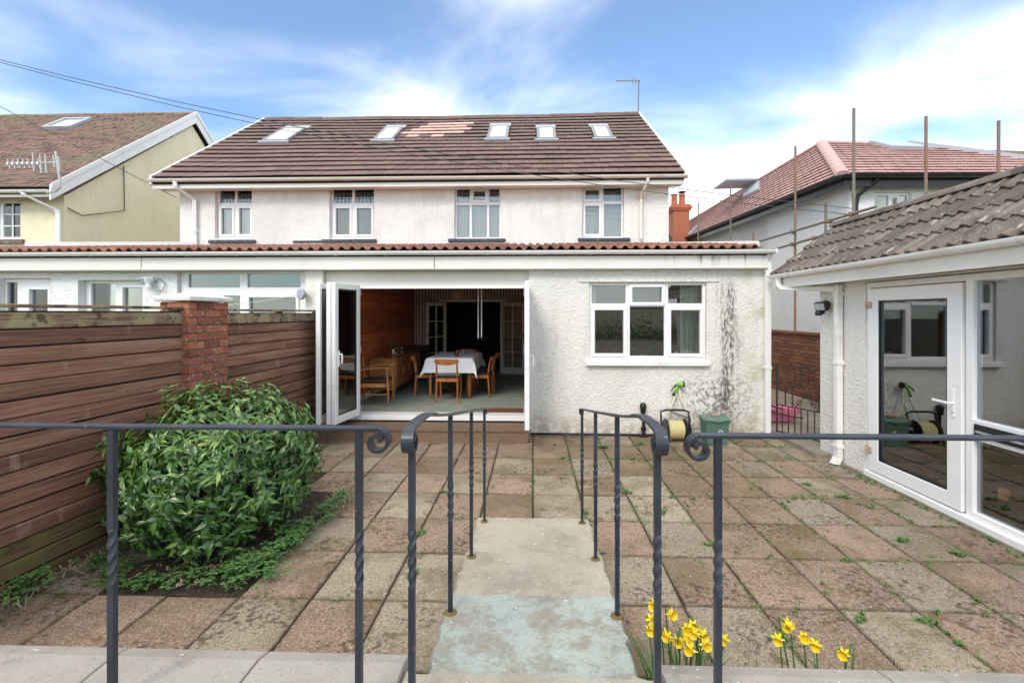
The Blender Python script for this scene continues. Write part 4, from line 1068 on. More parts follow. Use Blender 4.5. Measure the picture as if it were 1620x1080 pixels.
# brick pillar
pl = thing("brick_pillar", "brick gate pillar with white capstone between two fence panels", "pillar", (-3.33, 4.7, 0))
px0, px1, py0, py1 = -3.475, -3.195, 4.42, 5.0
MB().box(px0+.008, px1-.008, py0+.008, py1-.008, -.05, 1.955).build("mortar_core", M['mortar'], pl)
rb = random.Random(2)
def brk(x0, x1, y0, y1, z):
    j = lambda: rb.uniform(-.004, .004)
    key = (round(x1-x0, 3), round(y1-y0, 3))
    if key not in brk.c:
        brk.c[key] = MB().box(0, key[0], 0, key[1], 0, .064).mesh("brick", M['brick'])
        bm = bmesh.new(); bm.from_mesh(brk.c[key]); bmesh.ops.bevel(bm, geom=bm.edges[:], offset=.004, segments=1, affect='EDGES'); bm.to_mesh(brk.c[key]); bm.free()
    inst(brk.c[key], "brick", pl, (x0+j(), y0+j(), z), (0, 0, rb.uniform(-.01, .01)))
brk.c = {}
for j in range(26):
    z = .005 + j*.0752
    if j % 2 == 0:
        brk(px1-.105, px1, py0, py0+.215, z); brk(px1-.105, px1, py0+.227, py0+.442, z); brk(px1-.105, px1, py0+.454, py1, z)
        brk(px0, px0+.165, py0, py0+.105, z); brk(px0, px0+.165, py1-.105, py1, z)
    else:
        brk(px0, px0+.060, py0, py0+.105, z); brk(px0+.07, px1, py0, py0+.105, z)
        brk(px1-.105, px1, py0+.117, py0+.332, z); brk(px1-.105, px1, py0+.344, py1, z); brk(px0, px0+.165, py1-.105, py1, z)
cx, cy = (px0+px1)/2, (py0+py1)/2
MB().rings([[(cx+sx*a, cy+sy*b, z) for sx, sy in ((-1,-1),(1,-1),(1,1),(-1,1))] for a, b, z in ((.175, .325, 1.962), (.18, .33, 1.97), (.178, .328, 2.005), (.03, .06, 2.055))]).build("capstone", M['capstone'], pl, bevel=.006)

# ================================================================== OUTBUILDING
sh = thing("outbuilding", "white garden outbuilding with grey tiled roof and glazed white door", "shed", (4.4, 5, 0))
SX = 3.78
Ts = lambda u, v, w: (SX - w, u, v)              # u = depth, facing the patio
MB(Ts).holes(2.0, 6.54, -.05, 2.22, -.2, 0, [(2.2, 5.665, -.06, 2.20)]).build("wall", M['rough_shed'], sh, weld=True)
MB().box(SX+.201, 5.15, 6.34, 6.537, -.05, 2.25).build("wall", M['rough_shed'], sh)
gprof = [(SX+.02, 2.251), (5.02, 2.251), (4.42, 2.95)]
MB().prism([(x, 6.36, z) for x, z in gprof], [(x, 6.535, z) for x, z in gprof]).build("gable_wall", M['rough_shed'], sh)
MB(Ts).holes(2.2, 5.66, .0, 2.19, -.09, -.01, [(4.40, 5.62, .09, 2.13), (2.3, 4.33, .14, .76), (2.3, 4.33, .94, 2.13)]).build("window_frame", M['upvc'], sh, bevel=.005)
MB(Ts).box(2.2, 5.66, -.02, .085, -.0095, .035).build("door_sill", M['upvc'], sh, bevel=.006)
dl = MB(Ts).holes(4.415, 5.605, .10, 2.12, -.05, .012, [(4.57, 5.455, .235, 1.985)]).build("door", M['upvc'], sh, bevel=.006)
MB(Ts).box(4.56, 5.465, .225, 1.995, -.03, -.02).build("pane", M['glass_shed'], dl)
MB(Ts).holes(4.571, 5.454, .236, 1.984, -.0195, .004, [(4.585, 5.44, .25, 1.97)]).build("glazing_bead", M['black_pvc'], dl)
MB(Ts).box(4.475, 4.51, .92, 1.17, .0125, .024).build("handle_plate", M['upvc'], dl, bevel=.005)
MB(Ts).sweep([(4.492, 1.045, .02), (4.492, 1.045, .06), (4.51, 1.046, .066), (4.66, 1.05, .066)], (0,1,0), .02, .018).build("handle", M['upvc'], dl, bevel=.004)
MB(Ts).lathe([(0, 0), (.011, 0), (.011, .006), (0, .006)], (4.492, .965, .024), 10, (0, 0, 1)).build("keyhole", M['copper_rust'], dl)
for z in (1.94, .33): MB(Ts).box(5.545, 5.64, z-.035, z+.035, .0125, .028).box(5.59, 5.612, z-.045, z+.045, .0285, .045).build("hinge", M['copper_rust'], dl, bevel=.004)
MB(Ts).box(2.29, 4.335, .93, 2.135, -.055, -.045).build("pane", M['glass_shed'], sh)
MB(Ts).box(2.29, 4.335, .135, .765, -.055, -.045).build("pane", M['glass_shed'], sh)
MB(Ts).box(3.85, 4.30, .80, .905, -.004, .012).build("letter_slot", M['black_pvc'], sh, bevel=.004)
MB(Ts).box(3.87, 4.28, .835, .852, .0125, .017).build("slot_bar", M['grey_cap'], sh)
# eaves
MB().box(3.50, SX+.15, 2.0, 7.12, 2.225, 2.245).build("soffit", M['trim'], sh)
MB().box(3.485, 3.51, 2.0, 7.14, 2.20, 2.36).build("fascia_board", M['fascia'], sh, bevel=.003)
MB().prism([(3.50, 7.10, 2.20), (5.3, 7.10, 2.20), (5.3, 7.10, 2.36), (4.4, 7.10, 3.10), (3.50, 7.10, 2.36)], [(3.50, 7.13, 2.20), (5.3, 7.13, 2.20), (5.3, 7.13, 2.36), (4.4, 7.13, 3.10), (3.50, 7.13, 2.36)]).build("gable_board", M['trim'], sh)
MB().box(SX+.02, 5.1, 6.54, 7.09, 2.225, 2.243).build("soffit", M['trim'], sh)
gutter(sh, (3.44, 2.0, 2.385), (3.44, 7.17, 2.39), (-1,0,0), .058, 'gutter', brackets=5)
d3 = MB().sweep([(3.44, 6.95, 2.345), (3.44, 6.95, 2.25), (3.46, 6.9, 2.20), (3.70, 6.12, 2.14)], (.3,.9,0), .07, .065).build("downpipe", M['gutter'], sh, bevel=.006)
MB().box(3.695, 3.765, 6.04, 6.12, .10, 2.19).build("downpipe_drop", M['gutter'], d3, bevel=.006)
for z in (1.22, .2, 2.06): MB().box(3.688, 3.778, 6.03, 6.13, z, z+.045).build("pipe_clip", M['gutter'], d3, bevel=.004)
MB().prism([(3.695, 6.04, .10), (3.765, 6.04, .10), (3.765, 6.12, .10), (3.695, 6.12, .10)], [(3.64, 6.03, .02), (3.72, 6.03, .01), (3.72, 6.11, .01), (3.64, 6.11, .02)]).build("shoe", M['gutter'], d3)
# roof with big roll tiles, each its own object
SP = atan2(3.12-2.40, 4.40-3.46)
sroof = MB().prism([(3.47, 2.0, 2.36), (4.40, 2.0, 3.07), (5.35, 2.0, 2.36), (5.35, 2.0, 2.30), (4.40, 2.0, 3.0), (3.53, 2.0, 2.33)],
                   [(3.47, 7.14, 2.36), (4.40, 7.14, 3.07), (5.35, 7.14, 2.36), (5.35, 7.14, 2.30), (4.40, 7.14, 3.0), (3.53, 7.14, 2.33)]).build("roof", M['under'], sh)
stl = [roll_tile(.302, .375, .034, M['shed_tile'], .018, 6, jag=.007, seed=s) for s in range(4)]
r_ = random.Random(6); sl_ = hypot(.94, .72)/4
for j in range(4):
    for k in range(17):
        y = 7.18 - k*.30
        o = inst(r_.choice(stl), "roof_tile", sroof, (3.435+j*sl_*cos(SP), y, 2.398+j*sl_*sin(SP)+r_.uniform(-.004, .004)))
        o.rotation_euler = (Matrix.Rotation(-pi/2, 3, 'Z') @ Matrix.Rotation(SP-.075+r_.uniform(-.008,.008), 3, 'X')).to_euler()
srg = MB().rings([[(c*.12, y, s_*.085) for c, s_ in [(cos(pi*q/8), sin(pi*q/8)) for q in range(9)]] for y in (.004, .33)]).mesh("ridge_tile", M['shed_tile'], smooth=50)
for k in range(16): inst(srg, "ridge_tile", sroof, (4.40+r_.uniform(-.006,.006), 6.86-k*.335, 3.085+r_.uniform(-.006,.006)))
# inside
MB().box(SX-.05, 5.4, 2.0, 6.33, -.055, .03).build("shed_floor", M['path'], sh)
Ti = lambda u, v, w: (4.62 - w, u, v)
MB(Ti).holes(2.0, 6.33, .03, 2.22, -.1, 0, []).build("inner_wall", M['inner_rough'], sh, weld=True)
MB().box(4.73, 5.4, 2.0, 6.33, .03, 2.2).build("store_room", M['dark_room'], sh)

# ================================================================== RAILINGS
def twisted(mb, x, y, z0, z1, zc, a=.0105, tl=.185, turns=1.0, n=26):
    zs = [z0, zc-tl/2] + [zc-tl/2+tl*k/n for k in range(1, n)] + [zc+tl/2, z1]
    rs_ = []
    for z in zs:
        th = 2*pi*turns*min(1, max(0, (z-(zc-tl/2))/tl)); s = a
        rs_.append([(x+cos(th+pi/4+pi/2*q)*s*1.414, y+sin(th+pi/4+pi/2*q)*s*1.414, z) for q in range(4)])
    return mb.rings(rs_)
def spiral(c, r0, r1, turns, n=26, sgn=1):      # starts straight above the centre, curls towards +u then down
    out = []
    for k in range(n+1):
        th = pi/2 - 2*pi*turns*k/n; r = r0+(r1-r0)*k/n
        out.append((c[0]+sgn*r*cos(th), c[1]+r*sin(th)))
    return out
def flat_rail(name, lab, xs, y, ztop, zfoot, xend, xscroll, sgn):
    t = thing(name, lab, "railing", ((xs[0]+xs[-1])/2, y, zfoot))
    MB().sweep([(xend, y, ztop), (xscroll, y, ztop)], (0,1,0), .040, .011).build("top_rail", M['iron'], t, bevel=.002)
    r0 = .042
    sp_ = spiral((xscroll, ztop-r0), r0, .016, 1.15, 34, sgn)
    MB().sweep([(u, y, v) for u, v in sp_], (0,1,0), .040, .011, [.040]*len(sp_)).tube([(sp_[-1][0], y-.021, sp_[-1][1]), (sp_[-1][0], y+.021, sp_[-1][1])], .009, 10).build("scroll", M['iron'], t, bevel=.001)
    for x in xs: twisted(MB(), x, y, zfoot, ztop-.005, 1.04).build("baluster", M['iron'], t)
    return t
YR = 1.58
flat_rail("wall_railing", "dark iron wall railing with curled end, left of the steps", [-2.22, -1.405, -.570], YR, 1.472, .545, -3.2, -.508, 1)
flat_rail("wall_railing", "dark iron wall railing with curled end, right of the steps", [.592, 1.60, 2.5], YR, 1.458, .52, 3.3, .53, -1)
def hand_rail(x, lab):
    t = thing("stair_handrail", lab, "handrail", (x, 3, .3))
    path = [(1.575, 1.475), (1.66, 1.478), (1.80, 1.470), (1.90, 1.455), (2.0, 1.428), (2.35, 1.358), (3.16, 1.213), (4.04, 1.058), (4.075, 1.046)]
    MB().sweep([(x, y, z) for y, z in path], (1,0,0), .040, .011).build("top_rail", M['iron'], t, bevel=.002)
    sp_ = spiral((1.575, 1.475-.043), .043, .016, 1.15, 32, -1)
    MB().sweep([(x, u, v) for u, v in sp_], (1,0,0), .040, .011).tube([(x-.021, sp_[-1][0], sp_[-1][1]), (x+.021, sp_[-1][0], sp_[-1][1])], .009, 10).build("scroll", M['iron'], t, bevel=.001)
    sp2 = spiral((4.075, 1.046-.022), .022, .008, 1.1, 20, 1)
    MB().sweep([(x, u, v) for u, v in sp2], (1,0,0), .036, .010).build("scroll", M['iron'], t)
    for y, zf, zt, zc in ((1.60, .522, 1.470, 1.04), (2.355, .394, 1.352, .935), (3.16, .262, 1.208, .80), (4.02, .124, 1.055, .66)):
        b = twisted(MB(), x, y, zf-.03, zt, zc).build("baluster", M['iron'], t)
        if y > 2: MB().lathe([(.0, -.005), (.034, -.005), (.030, .006), (.018, .008), (0, .008)], (x, y, zf), 12).build("post_socket", M['moss_cup'], b)
    return t
hand_rail(-.40, "dark iron stair handrail down the left side of the steps, paint chipped off its scroll")
hand_rail(.405, "dark iron stair handrail down the right side of the steps")

# ================================================================== PLANTS
LEAF = [(0,0,0), (-.26,.28,.05), (0,.30,0), (.26,.28,.05), (-.30,.55,.04), (0,.58,-.01), (.30,.55,.04), (-.13,.82,-.05), (0,.85,-.08), (.13,.82,-.05), (0,1.14,-.22)]
LEAFF = [(0,2,1), (0,3,2), (1,2,5,4), (2,3,6,5), (4,5,8,7), (5,6,9,8), (7,8,10), (8,9,10)]
def leaf_mesh(m, s, w):
    return MB().add([(x*s*w, y*s, z*s) for x, y, z in LEAF], LEAFF).mesh("leaf", m, smooth=True, recalc=False)
def frame(nrm, tip):
    y = tip.normalized(); z = (nrm - y*nrm.dot(y)).normalized(); x = y.cross(z)
    return Matrix((x, y, z)).transposed()
bush = thing("shrub", "large rounded evergreen shrub with glossy leaves in the paving bed by the fence", "shrub", (-2.60, 4.15, 0))
rg_ = random.Random(21)
bc = Vector((-2.60, 4.02, .55)); br = Vector((.645, .80, .60))
leaves = []
def bush_r(d):
    return 1 + .20*mnoise.noise(d*2.1+Vector((5,1,2))) + .26*mnoise.noise(d*5.6) + (.05 if d.z > .3 else 0)
clusters = []
for k in range(2300):
    d = Vector((rg_.gauss(0,1), rg_.gauss(0,1), rg_.gauss(0,1))).normalized()
    if d.z < -.75 and rg_.random() < .8: continue
    rad = bush_r(d) * (1.03 - abs(rg_.gauss(0, .13)))
    p = bc + Vector((d.x*br.x, d.y*br.y, d.z*br.z))*rad
    if p.z > bc.z and False: pass
    if p.z < .10: continue
    clusters.append((p, Vector((d.x/br.x, d.y/br.y, d.z/br.z)).normalized(), rad/bush_r(d)))
for s_ in ((-3.36, 3.62, .62), (-3.30, 3.66, .60), (-3.22, 3.75, .64), (-2.98, 4.15, 1.06), (-2.35, 4.3, 1.16), (-2.02, 4.05, .92), (-2.75, 3.35, .22), (-2.45, 3.32, .18), (-2.2, 3.45, .20)):   # stray shoots
    for q in range(3): clusters.append((Vector(s_)+Vector((rg_.uniform(-.06,.06), rg_.uniform(-.06,.06), rg_.uniform(-.08,.05))), (Vector(s_)-bc).normalized(), 1.05))
for p, nrm, rr_ in clusters:
    m_ = rg_.randint(4, 7); up = Vector((0,0,1))
    for q in range(m_):
        az = 2*pi*q/m_ + rg_.uniform(-.5,.5)
        t1 = nrm.cross(up); t1 = t1.normalized() if t1.length > .05 else Vector((1,0,0)); t2 = nrm.cross(t1)
        tip = t1*cos(az) + t2*sin(az) + nrm*rg_.uniform(.1,.7) + Vector((0,0,-rg_.uniform(.0,.6)))
        ln = (nrm*.75 + up*.75 + Vector((rg_.gauss(0,.35), rg_.gauss(0,.35), rg_.gauss(0,.35)))).normalized()
        if abs(ln.dot(tip.normalized())) > .97: continue
        leaves.append((p + Vector((rg_.gauss(0,.012), rg_.gauss(0,.012), rg_.gauss(0,.012))), frame(ln, tip), rg_.uniform(.045, .094), rr_))
# the 300 that show largest (outermost, towards the camera) are leaves of their own
def vis(l):
    p = l[0]; d = (p - bc); f = -d.y/br.y*.8 + d.z/br.z*.45 + l[3]*1.3
    return f + l[2]*6
leaves.sort(key=vis, reverse=True)
lm = [leaf_mesh(M['leaf'], 1, .60), leaf_mesh(M['leaf'], 1, .68), leaf_mesh(M['leaf'], 1, .50)]
top = rg_.sample(leaves[:900], 300); tops = set(id(l) for l in top)
for l in top:
    m = lm[0] if rg_.random() < .55 else (lm[1] if rg_.random() < .9 else lm[2])
    o = inst(m, "leaf", bush, tuple(l[0])); o.rotation_euler = l[1].to_euler(); o.scale = (l[2],)*3
mb = MB(); mbn = MB()
for l in leaves:
    if id(l) in tops: continue
    w = rg_.uniform(.52, .70); s_ = l[2]; b = mbn if rg_.random() < (.24 if l[0].z > .85 else .06) else mb
    b.add([tuple(l[0] + l[1] @ Vector((x*s_*w, y*s_, z*s_))) for x, y, z in LEAF], LEAFF)
stuff(mb.build("foliage", M['leaf_i'], bush, smooth=True, recalc=False)); stuff(mbn.build("foliage", M['leaf_new'], bush, smooth=True, recalc=False))
mb = MB()
for k in range(60):
    d = Vector((rg_.gauss(0,1), rg_.gauss(0,1), abs(rg_.gauss(0,.7))+.15)).normalized()
    e = bc + Vector((d.x*br.x, d.y*br.y, d.z*br.z))*.86; b0 = Vector((-2.52+rg_.uniform(-.12,.12), 4.25+rg_.uniform(-.12,.12), -.02))
    mid = b0.lerp(e, .5) + Vector((rg_.gauss(0,.06), rg_.gauss(0,.06), .04))
    mb.tube([tuple(b0), tuple(mid), tuple(e)], [.013, .008, .003], 5)
mb.build("branches", M['twig'], bush)

def tuft(mb, x, y, z, n, ln, spread, rnd, w=.004, droop=.6):
    for k in range(n):
        a = rnd.uniform(0, 2*pi); l = ln*rnd.uniform(.5, 1.1); s = spread*rnd.uniform(.3, 1)
        dx, dy = cos(a), sin(a); px_, py_ = -dy*w, dx*w
        b = (x+rnd.uniform(-.012,.012), y+rnd.uniform(-.012,.012), z)
        m_ = (b[0]+dx*s*.5, b[1]+dy*s*.5, z+l*.75); e = (b[0]+dx*s, b[1]+dy*s, z+l*(1-droop*rnd.random()))
        mb.add([(b[0]-px_, b[1]-py_, b[2]), (b[0]+px_, b[1]+py_, b[2]), (m_[0]+px_*1.6, m_[1]+py_*1.6, m_[2]), (m_[0]-px_*1.6, m_[1]-py_*1.6, m_[2]), e], [(0,1,2,3), (3,2,4)])
rw = random.Random(31); mb = MB()
for k in range(520):                                           # weeds in the joints, more of them to the right
    if rw.random() < .55: x = rw.choice(range(0, 8))*W + rw.gauss(0, .012); y = rw.uniform(2.3, 7.2)
    else: x = rw.uniform(-2, 3.7); y = 3.11 + rw.choice(range(-1, 7))*L + rw.gauss(0, .010)
    if x < .3 and rw.random() < .72: continue
    if abs(x) < .5 and y < 4.15: continue
    big = rw.random() < .12
    for q in range(rw.randint(2, 5)):
        along = rw.gauss(0, .05)
        tuft(mb, x+(along if rw.random() < .5 else 0), y+along, .001, rw.randint(5, 9) if big else 4, .026 if big else .012, .032 if big else .017, rw, .0032 if big else .0026, .8)
for x, y, s in ((-.84, 3.42, 1.1), (-.94, 4.05, .9), (1.20, 4.55, 1.2), (1.43, 3.95, 1.0), (.97, 5.05, 1.1), (2.95, 5.35, 1.0), (3.1, 5.0, 1.1), (3.2, 4.75, 1.0), (3.0, 4.05, 1.4), (3.25, 3.85, 1.1), (2.35, 2.98, 1.0), (.98, 6.7, 2.2), (1.5, 6.9, 1.8), (-.93, 5.0, .8), (.43, 4.35, 1.0), (2.0, 3.0, 1.0)):
    for q in range(6): tuft(mb, x+rw.gauss(0,.03), y+rw.gauss(0,.02), .002, 8, .026*s, .040*s, rw, .0036)
for k in range(50):
    tuft(mb, 3.70+rw.gauss(0,.03), rw.uniform(2.6, 6.2), .001, 5, .03, .04, rw)
stuff(mb.build("joint_weeds", M['weed'], recalc=False))
def clover_patch(name, pts, rnd):
    mb = MB()
    for (x, y, sx, sy, n, h) in pts:
        for k in range(int(n*.33)):
            cx_, cy_ = x+rnd.gauss(0, sx), y+rnd.gauss(0, sy); z = h*rnd.uniform(.25, 1); a0 = rnd.uniform(0, 2*pi); s = rnd.uniform(.016, .032)
            for q in range(3):
                a = a0+q*2.1; c, d = cos(a), sin(a)
                mb.add([(cx_, cy_, z), (cx_+c*s-d*s*.55, cy_+d*s+c*s*.55, z+.006), (cx_+c*s*1.5, cy_+d*s*1.5, z-.002), (cx_+c*s+d*s*.55, cy_+d*s-c*s*.55, z+.006)], [(0,1,2,3)])
    return stuff(mb.build(name, M['clover'], recalc=False))
clover_patch("clover", [(-2.02, 3.35, .13, .10, 420, .10), (-1.93, 3.8, .07, .20, 420, .13), (-1.86, 4.4, .05, .22, 260, .14), (-2.62, 3.22, .14, .05, 170, .05), (-2.3, 3.4, .2, .12, 120, .05),
  (-2.95, 3.35, .05, .06, 110, .05), (-3.2, 3.55, .05, .10, 130, .06), (-3.30, 3.05, .06, .1, 200, .16), (-3.25, 2.62, .10, .10, 170, .20), (-2.75, 4.0, .2, .2, 120, .06)], random.Random(5))
mb = MB(); rd = random.Random(9)
for k in range(170): tuft(mb, -3.33+rd.gauss(0, .05), rd.uniform(2.2, 4.2), 0, 2, .10, .30, rd, .0022, 1.0)
for k in range(50): tuft(mb, -1.86+rd.gauss(0, .05), 4.65+rd.gauss(0, .22), 0, 2, .12, .24, rd, .0022, .9)
for k in range(60): tuft(mb, rd.uniform(-2.8, -2.0), rd.uniform(3.15, 3.7), .02, 2, .015, .07, rd, .004, 1.0)
stuff(mb.build("dry_grass", M['straw'], recalc=False))

# daffodils
def daffodils(name, lab, flowers, leaves_, rnd, base):
    t = thing(name, lab, "flowers", (base[0], base[1], 0))
    lmb = {}
    for (x, y, z, az, tilt) in flowers:
        c = Vector((x, y, z)); dirv = Vector((sin(az)*cos(tilt), -cos(az)*cos(tilt), sin(tilt))); A = dirv.to_track_quat('Z', 'Y').to_matrix()
        mb = MB()
        for q in range(6):
            a = 2*pi*q/6 + rnd.uniform(-.15,.15); R = .031*rnd.uniform(.85, 1.1); zz = rnd.uniform(-.006, .008)
            P = [(0,0,.002), (cos(a-.42)*R*.55, sin(a-.42)*R*.55, .003), (cos(a)*R, sin(a)*R, zz), (cos(a+.42)*R*.55, sin(a+.42)*R*.55, .003), (cos(a)*R*.55, sin(a)*R*.55, -.003)]
            mb.add([tuple(c + A @ Vector(p)) for p in P], [(0,1,4), (1,2,4), (2,3,4), (3,0,4)])
        f = mb.build("flower", M['daff'], t, recalc=False)
        rs_ = []
        for rad, h in ((.009, 0), (.011, .012), (.013, .022), (.0175, .029)):
            rs_.append([tuple(c + A @ Vector((cos(2*pi*i/10)*rad*(1+.12*(i % 2)*(h > .025)), sin(2*pi*i/10)*rad*(1+.12*(i % 2)*(h > .025)), h))) for i in range(10)])
        MB().rings(rs_, cap=False).build("trumpet", M['daff2'], f, smooth=True, recalc=False)
        g = c - dirv*.03; b0 = Vector((base[0] + (x-base[0])*.55 + rnd.uniform(-.02,.02), y+rnd.uniform(-.03,.03), -.03))
        MB().tube([tuple(b0), tuple(b0.lerp(g, .6)+Vector((0,0,.03))), tuple(g+Vector((0,0,.004))), tuple(c)], [.004, .0035, .003, .005], 6).build("stem", M['daff_leaf'], f)
    lfm = []
    for k in range(4):
        cur = rnd.uniform(.05, .28); mb = MB(); prev = []
        for q in range(7):
            u = q/6; w_ = .0075*(1-u**3)+.0006; prev.append([( -w_, cur*u*u, u), (0, cur*u*u+.0035*(1-u), u), (w_, cur*u*u, u)])
        v = [p for r in prev for p in r]; fs = []
        for q in range(6):
            for i in range(2): fs.append((q*3+i, q*3+i+1, q*3+4+i, q*3+3+i))
        mb.add(v, fs); lfm.append(mb.mesh("leaf", M['daff_leaf'], smooth=True, recalc=False))
    for k in range(leaves_[0]):
        x = base[0] + rnd.gauss(0, leaves_[1]); y = base[1] + rnd.gauss(0, .03)
        o = inst(rnd.choice(lfm), "leaf", t, (x, y, -.03), (rnd.gauss(0, .12), rnd.gauss(0, .14), rnd.uniform(0, 2*pi)), (1.0, 1, leaves_[2]*rnd.uniform(.7, 1.1)))
    return t
rdf = random.Random(14)
def fl(px_, py_, Y):                                            # a flower head at its place above the bed behind the wall
    a = (px_-816)/770; x = (a*cos(radians(2))-sin(radians(2))); yv = (a*sin(radians(2))+cos(radians(2))); k = Y/yv
    return (x*k, Y, 1.85-(py_-495)/770*k, rdf.uniform(-.9, .9), rdf.uniform(-.25, .25))
F1 = [fl(*q) for q in ((1037,957,2.05),(1030,978,2.02),(1031,993,2.04),(1060,969,2.10),(1088,993,2.02),(1096,988,2.08),(1100,998,2.0),(1082,1008,2.02),(1074,1013,2.05),(1110,1000,2.07),(1115,1017,2.0),(1092,1025,1.98),(1146,1008,2.05),(1057,1003,2.06),(1086,999,2.12))]
daffodils("daffodil_clump", "dense clump of yellow daffodils beside the steps, behind the right wall", F1, (60, .09, .52), rdf, (.62, 2.04))
F2 = [fl(*q) for q in ((1243,984,2.10),(1231,1008,2.05),(1272,1007,2.05),(1290,1017,2.02),(1336,1033,2.0),(1247,990,2.12))]
daffodils("daffodil_clump", "sparse clump of small daffodils further right along the wall coping", F2, (20, .08, .44), rdf, (1.19, 2.03))
mb = MB(); rd = random.Random(19)
for bx, n_ in ((.87, 9), (.50, 4), (1.42, 10)):
    for k in range(n_):
        x = bx+rd.gauss(0, .03); a = rd.gauss(.12, .12); h = rd.uniform(.36, .50)
        mb.tube([(x, 2.03, -.02), (x+a*h*.5, 2.03+rd.gauss(0,.02), h*.6), (x+a*h, 2.04+rd.gauss(0,.03), h)], [.0035, .003, .0015], 4)
stuff(mb.build("dead_stems", M['straw'], recalc=False))

# ================================================================== GARDEN OBJECTS AT THE HOUSE WALL
hr = thing("hose_reel", "black hose reel wound with yellow hose against the house wall", "hose reel", (2.10, 7.12, 0))
hx, hy, hz = 2.06, 7.10, .17
mb = MB()
for layer in (0, 1):
    for k in range(9-layer):
        x = hx-.115+.0255*(k+.5*layer)+.012; R = .100+.021*layer
        mb.tube([(x, hy+cos(2*pi*i/20)*R, hz+sin(2*pi*i/20)*R) for i in range(20)], .0125, 6, close=True)
mb.build("hose_coil", M['yellow_hose'], hr, smooth=True)
for x in (hx-.15, hx+.125): MB().lathe([(0, 0), (.155, 0), (.163, .01), (.155, .022), (.10, .022), (.09, .012), (0, .012)], (x, hy, hz), 22, (1, 0, 0)).build("reel_disc", M['black_pvc'], hr, smooth=40)
MB().lathe([(0, 0), (.10, 0), (.10, .26), (0, .26)], (hx-.13, hy, hz), 16, (1, 0, 0)).build("drum", M['black_pvc'], hr)
MB().tube([(hx-.2, hy-.1, .02), (hx-.2, hy+.02, .30), (hx-.2, hy+.05, .42), (hx-.12, hy+.06, .44), (hx+.12, hy+.06, .44), (hx+.2, hy+.05, .42), (hx+.2, hy+.02, .30), (hx+.2, hy-.1, .02)], .016, 8).build("frame", M['black_pvc'], hr, smooth=True)
MB().tube([(hx+.15, hy, hz), (hx+.22, hy, hz), (hx+.22, hy-.08, hz+.06), (hx+.28, hy-.08, hz+.06)], .013).build("crank", M['grey_cap'], hr, smooth=True)
gh = thing("garden_hose", "cream hose looping from wall tap to reel with lime green spray gun", "hose", (2.10, 7.3, 0))
MB().tube([(2.125, 7.31, .66), (2.09, 7.30, .56), (2.02, 7.28, .40), (1.95, 7.24, .22), (1.93, 7.2, .06), (1.98, 7.08, .02), (2.02, 7.05, .10)], .013, 8).build("hose", M['cream_hose'], gh, smooth=True)
MB().tube([(2.18, 7.33, .74), (2.19, 7.30, .60), (2.25, 7.27, .45), (2.33, 7.24, .33), (2.34, 7.22, .25), (2.28, 7.18, .19), (2.22, 7.12, .18)], .013, 8).build("hose", M['cream_hose'], gh, smooth=True)
g = MB().lathe([(0, 0), (.022, 0), (.030, .012), (.030, .04), (.042, .05), (.044, .09), (.030, .10), (0, .10)], (2.13, 7.30, .79), 14, (1, -.25, .12)).build("spray_gun", M['lime'], gh, smooth=40)
MB().tube([(2.15, 7.30, .785), (2.11, 7.30, .70), (2.10, 7.31, .65)], [.02, .022, .018], 10).build("grip", M['lime'], g, smooth=True)
MB().tube([(2.14, 7.29, .80), (2.07, 7.28, .74), (2.05, 7.28, .69)], [.012, .010, .007], 8).lathe([(0, 0), (.024, 0), (.026, .03), (0, .03)], (2.095, 7.31, .625), 10).lathe([(.040, .10), (.046, .102), (.046, .116), (.0, .118)], (2.13, 7.30, .79), 12, (1, -.25, .12)).build("trigger", M['black_pvc'], g, smooth=40)
tp = thing("wall_tap", "grey outdoor tap on the wall where the hose hangs", "tap", (2.19, 7.36, .74))
MB().tube([(2.19, 7.375, .745), (2.19, 7.33, .75), (2.18, 7.325, .71)], .014, 8).build("spout", M['galv'], tp, smooth=True)
MB().box(2.165, 2.215, 7.318, 7.332, .785, .795).lathe([(0, 0), (.008, 0), (.008, .035), (0, .035)], (2.19, 7.33, .752), 8).build("handle", M['galv'], tp)
MB().tube([(2.02, 7.35, .42), (2.14, 7.35, .36), (2.36, 7.35, .29)], .012, 6).build("wall_pipe", M['galv'], tp)
sp_ = thing("drain_pipe", "short black drain stub with hooded top standing at the wall foot", "pipe", (1.65, 7.33, 0))
MB().tube([(1.655, 7.335, -.02), (1.65, 7.335, .36)], .022, 10).build("pipe", M['black_pvc'], sp_, smooth=40)
MB().lathe([(.0, 0), (.035, .0), (.045, .06), (.05, .12), (.03, .15), (0, .155)], (1.645, 7.33, .36), 12).build("hood", M['black_pvc'], sp_, smooth=40)
MB().box(1.59, 1.71, 7.29, 7.376, -.015, .03).lathe([(.03, 0), (.038, 0), (.038, .05), (.03, .05)], (1.652, 7.335, .10), 12).build("collar", M['black_pvc'], sp_)
cd = thing("recycling_caddy", "dark green lidded recycling caddy standing against the stained wall", "bin", (2.58, 7.02, 0))
MB().rings([[(2.58+sx*a, 7.02+sy*b, z) for sx, sy in ((-1,-1),(1,-1),(1,1),(-1,1))] for a, b, z in ((.13, .11, 0), (.135, .115, .02), (.162, .135, .31), (.175, .145, .315), (.175, .145, .34))]).build("bin_body", M['caddy'], cd, bevel=.012)
MB().rings([[(2.58+sx*a, 7.02+sy*b, z) for sx, sy in ((-1,-1),(1,-1),(1,1),(-1,1))] for a, b, z in ((.18, .15, .341), (.185, .155, .35), (.18, .15, .37), (.15, .12, .39))]).build("lid", M['caddy_lid'], cd, bevel=.01)
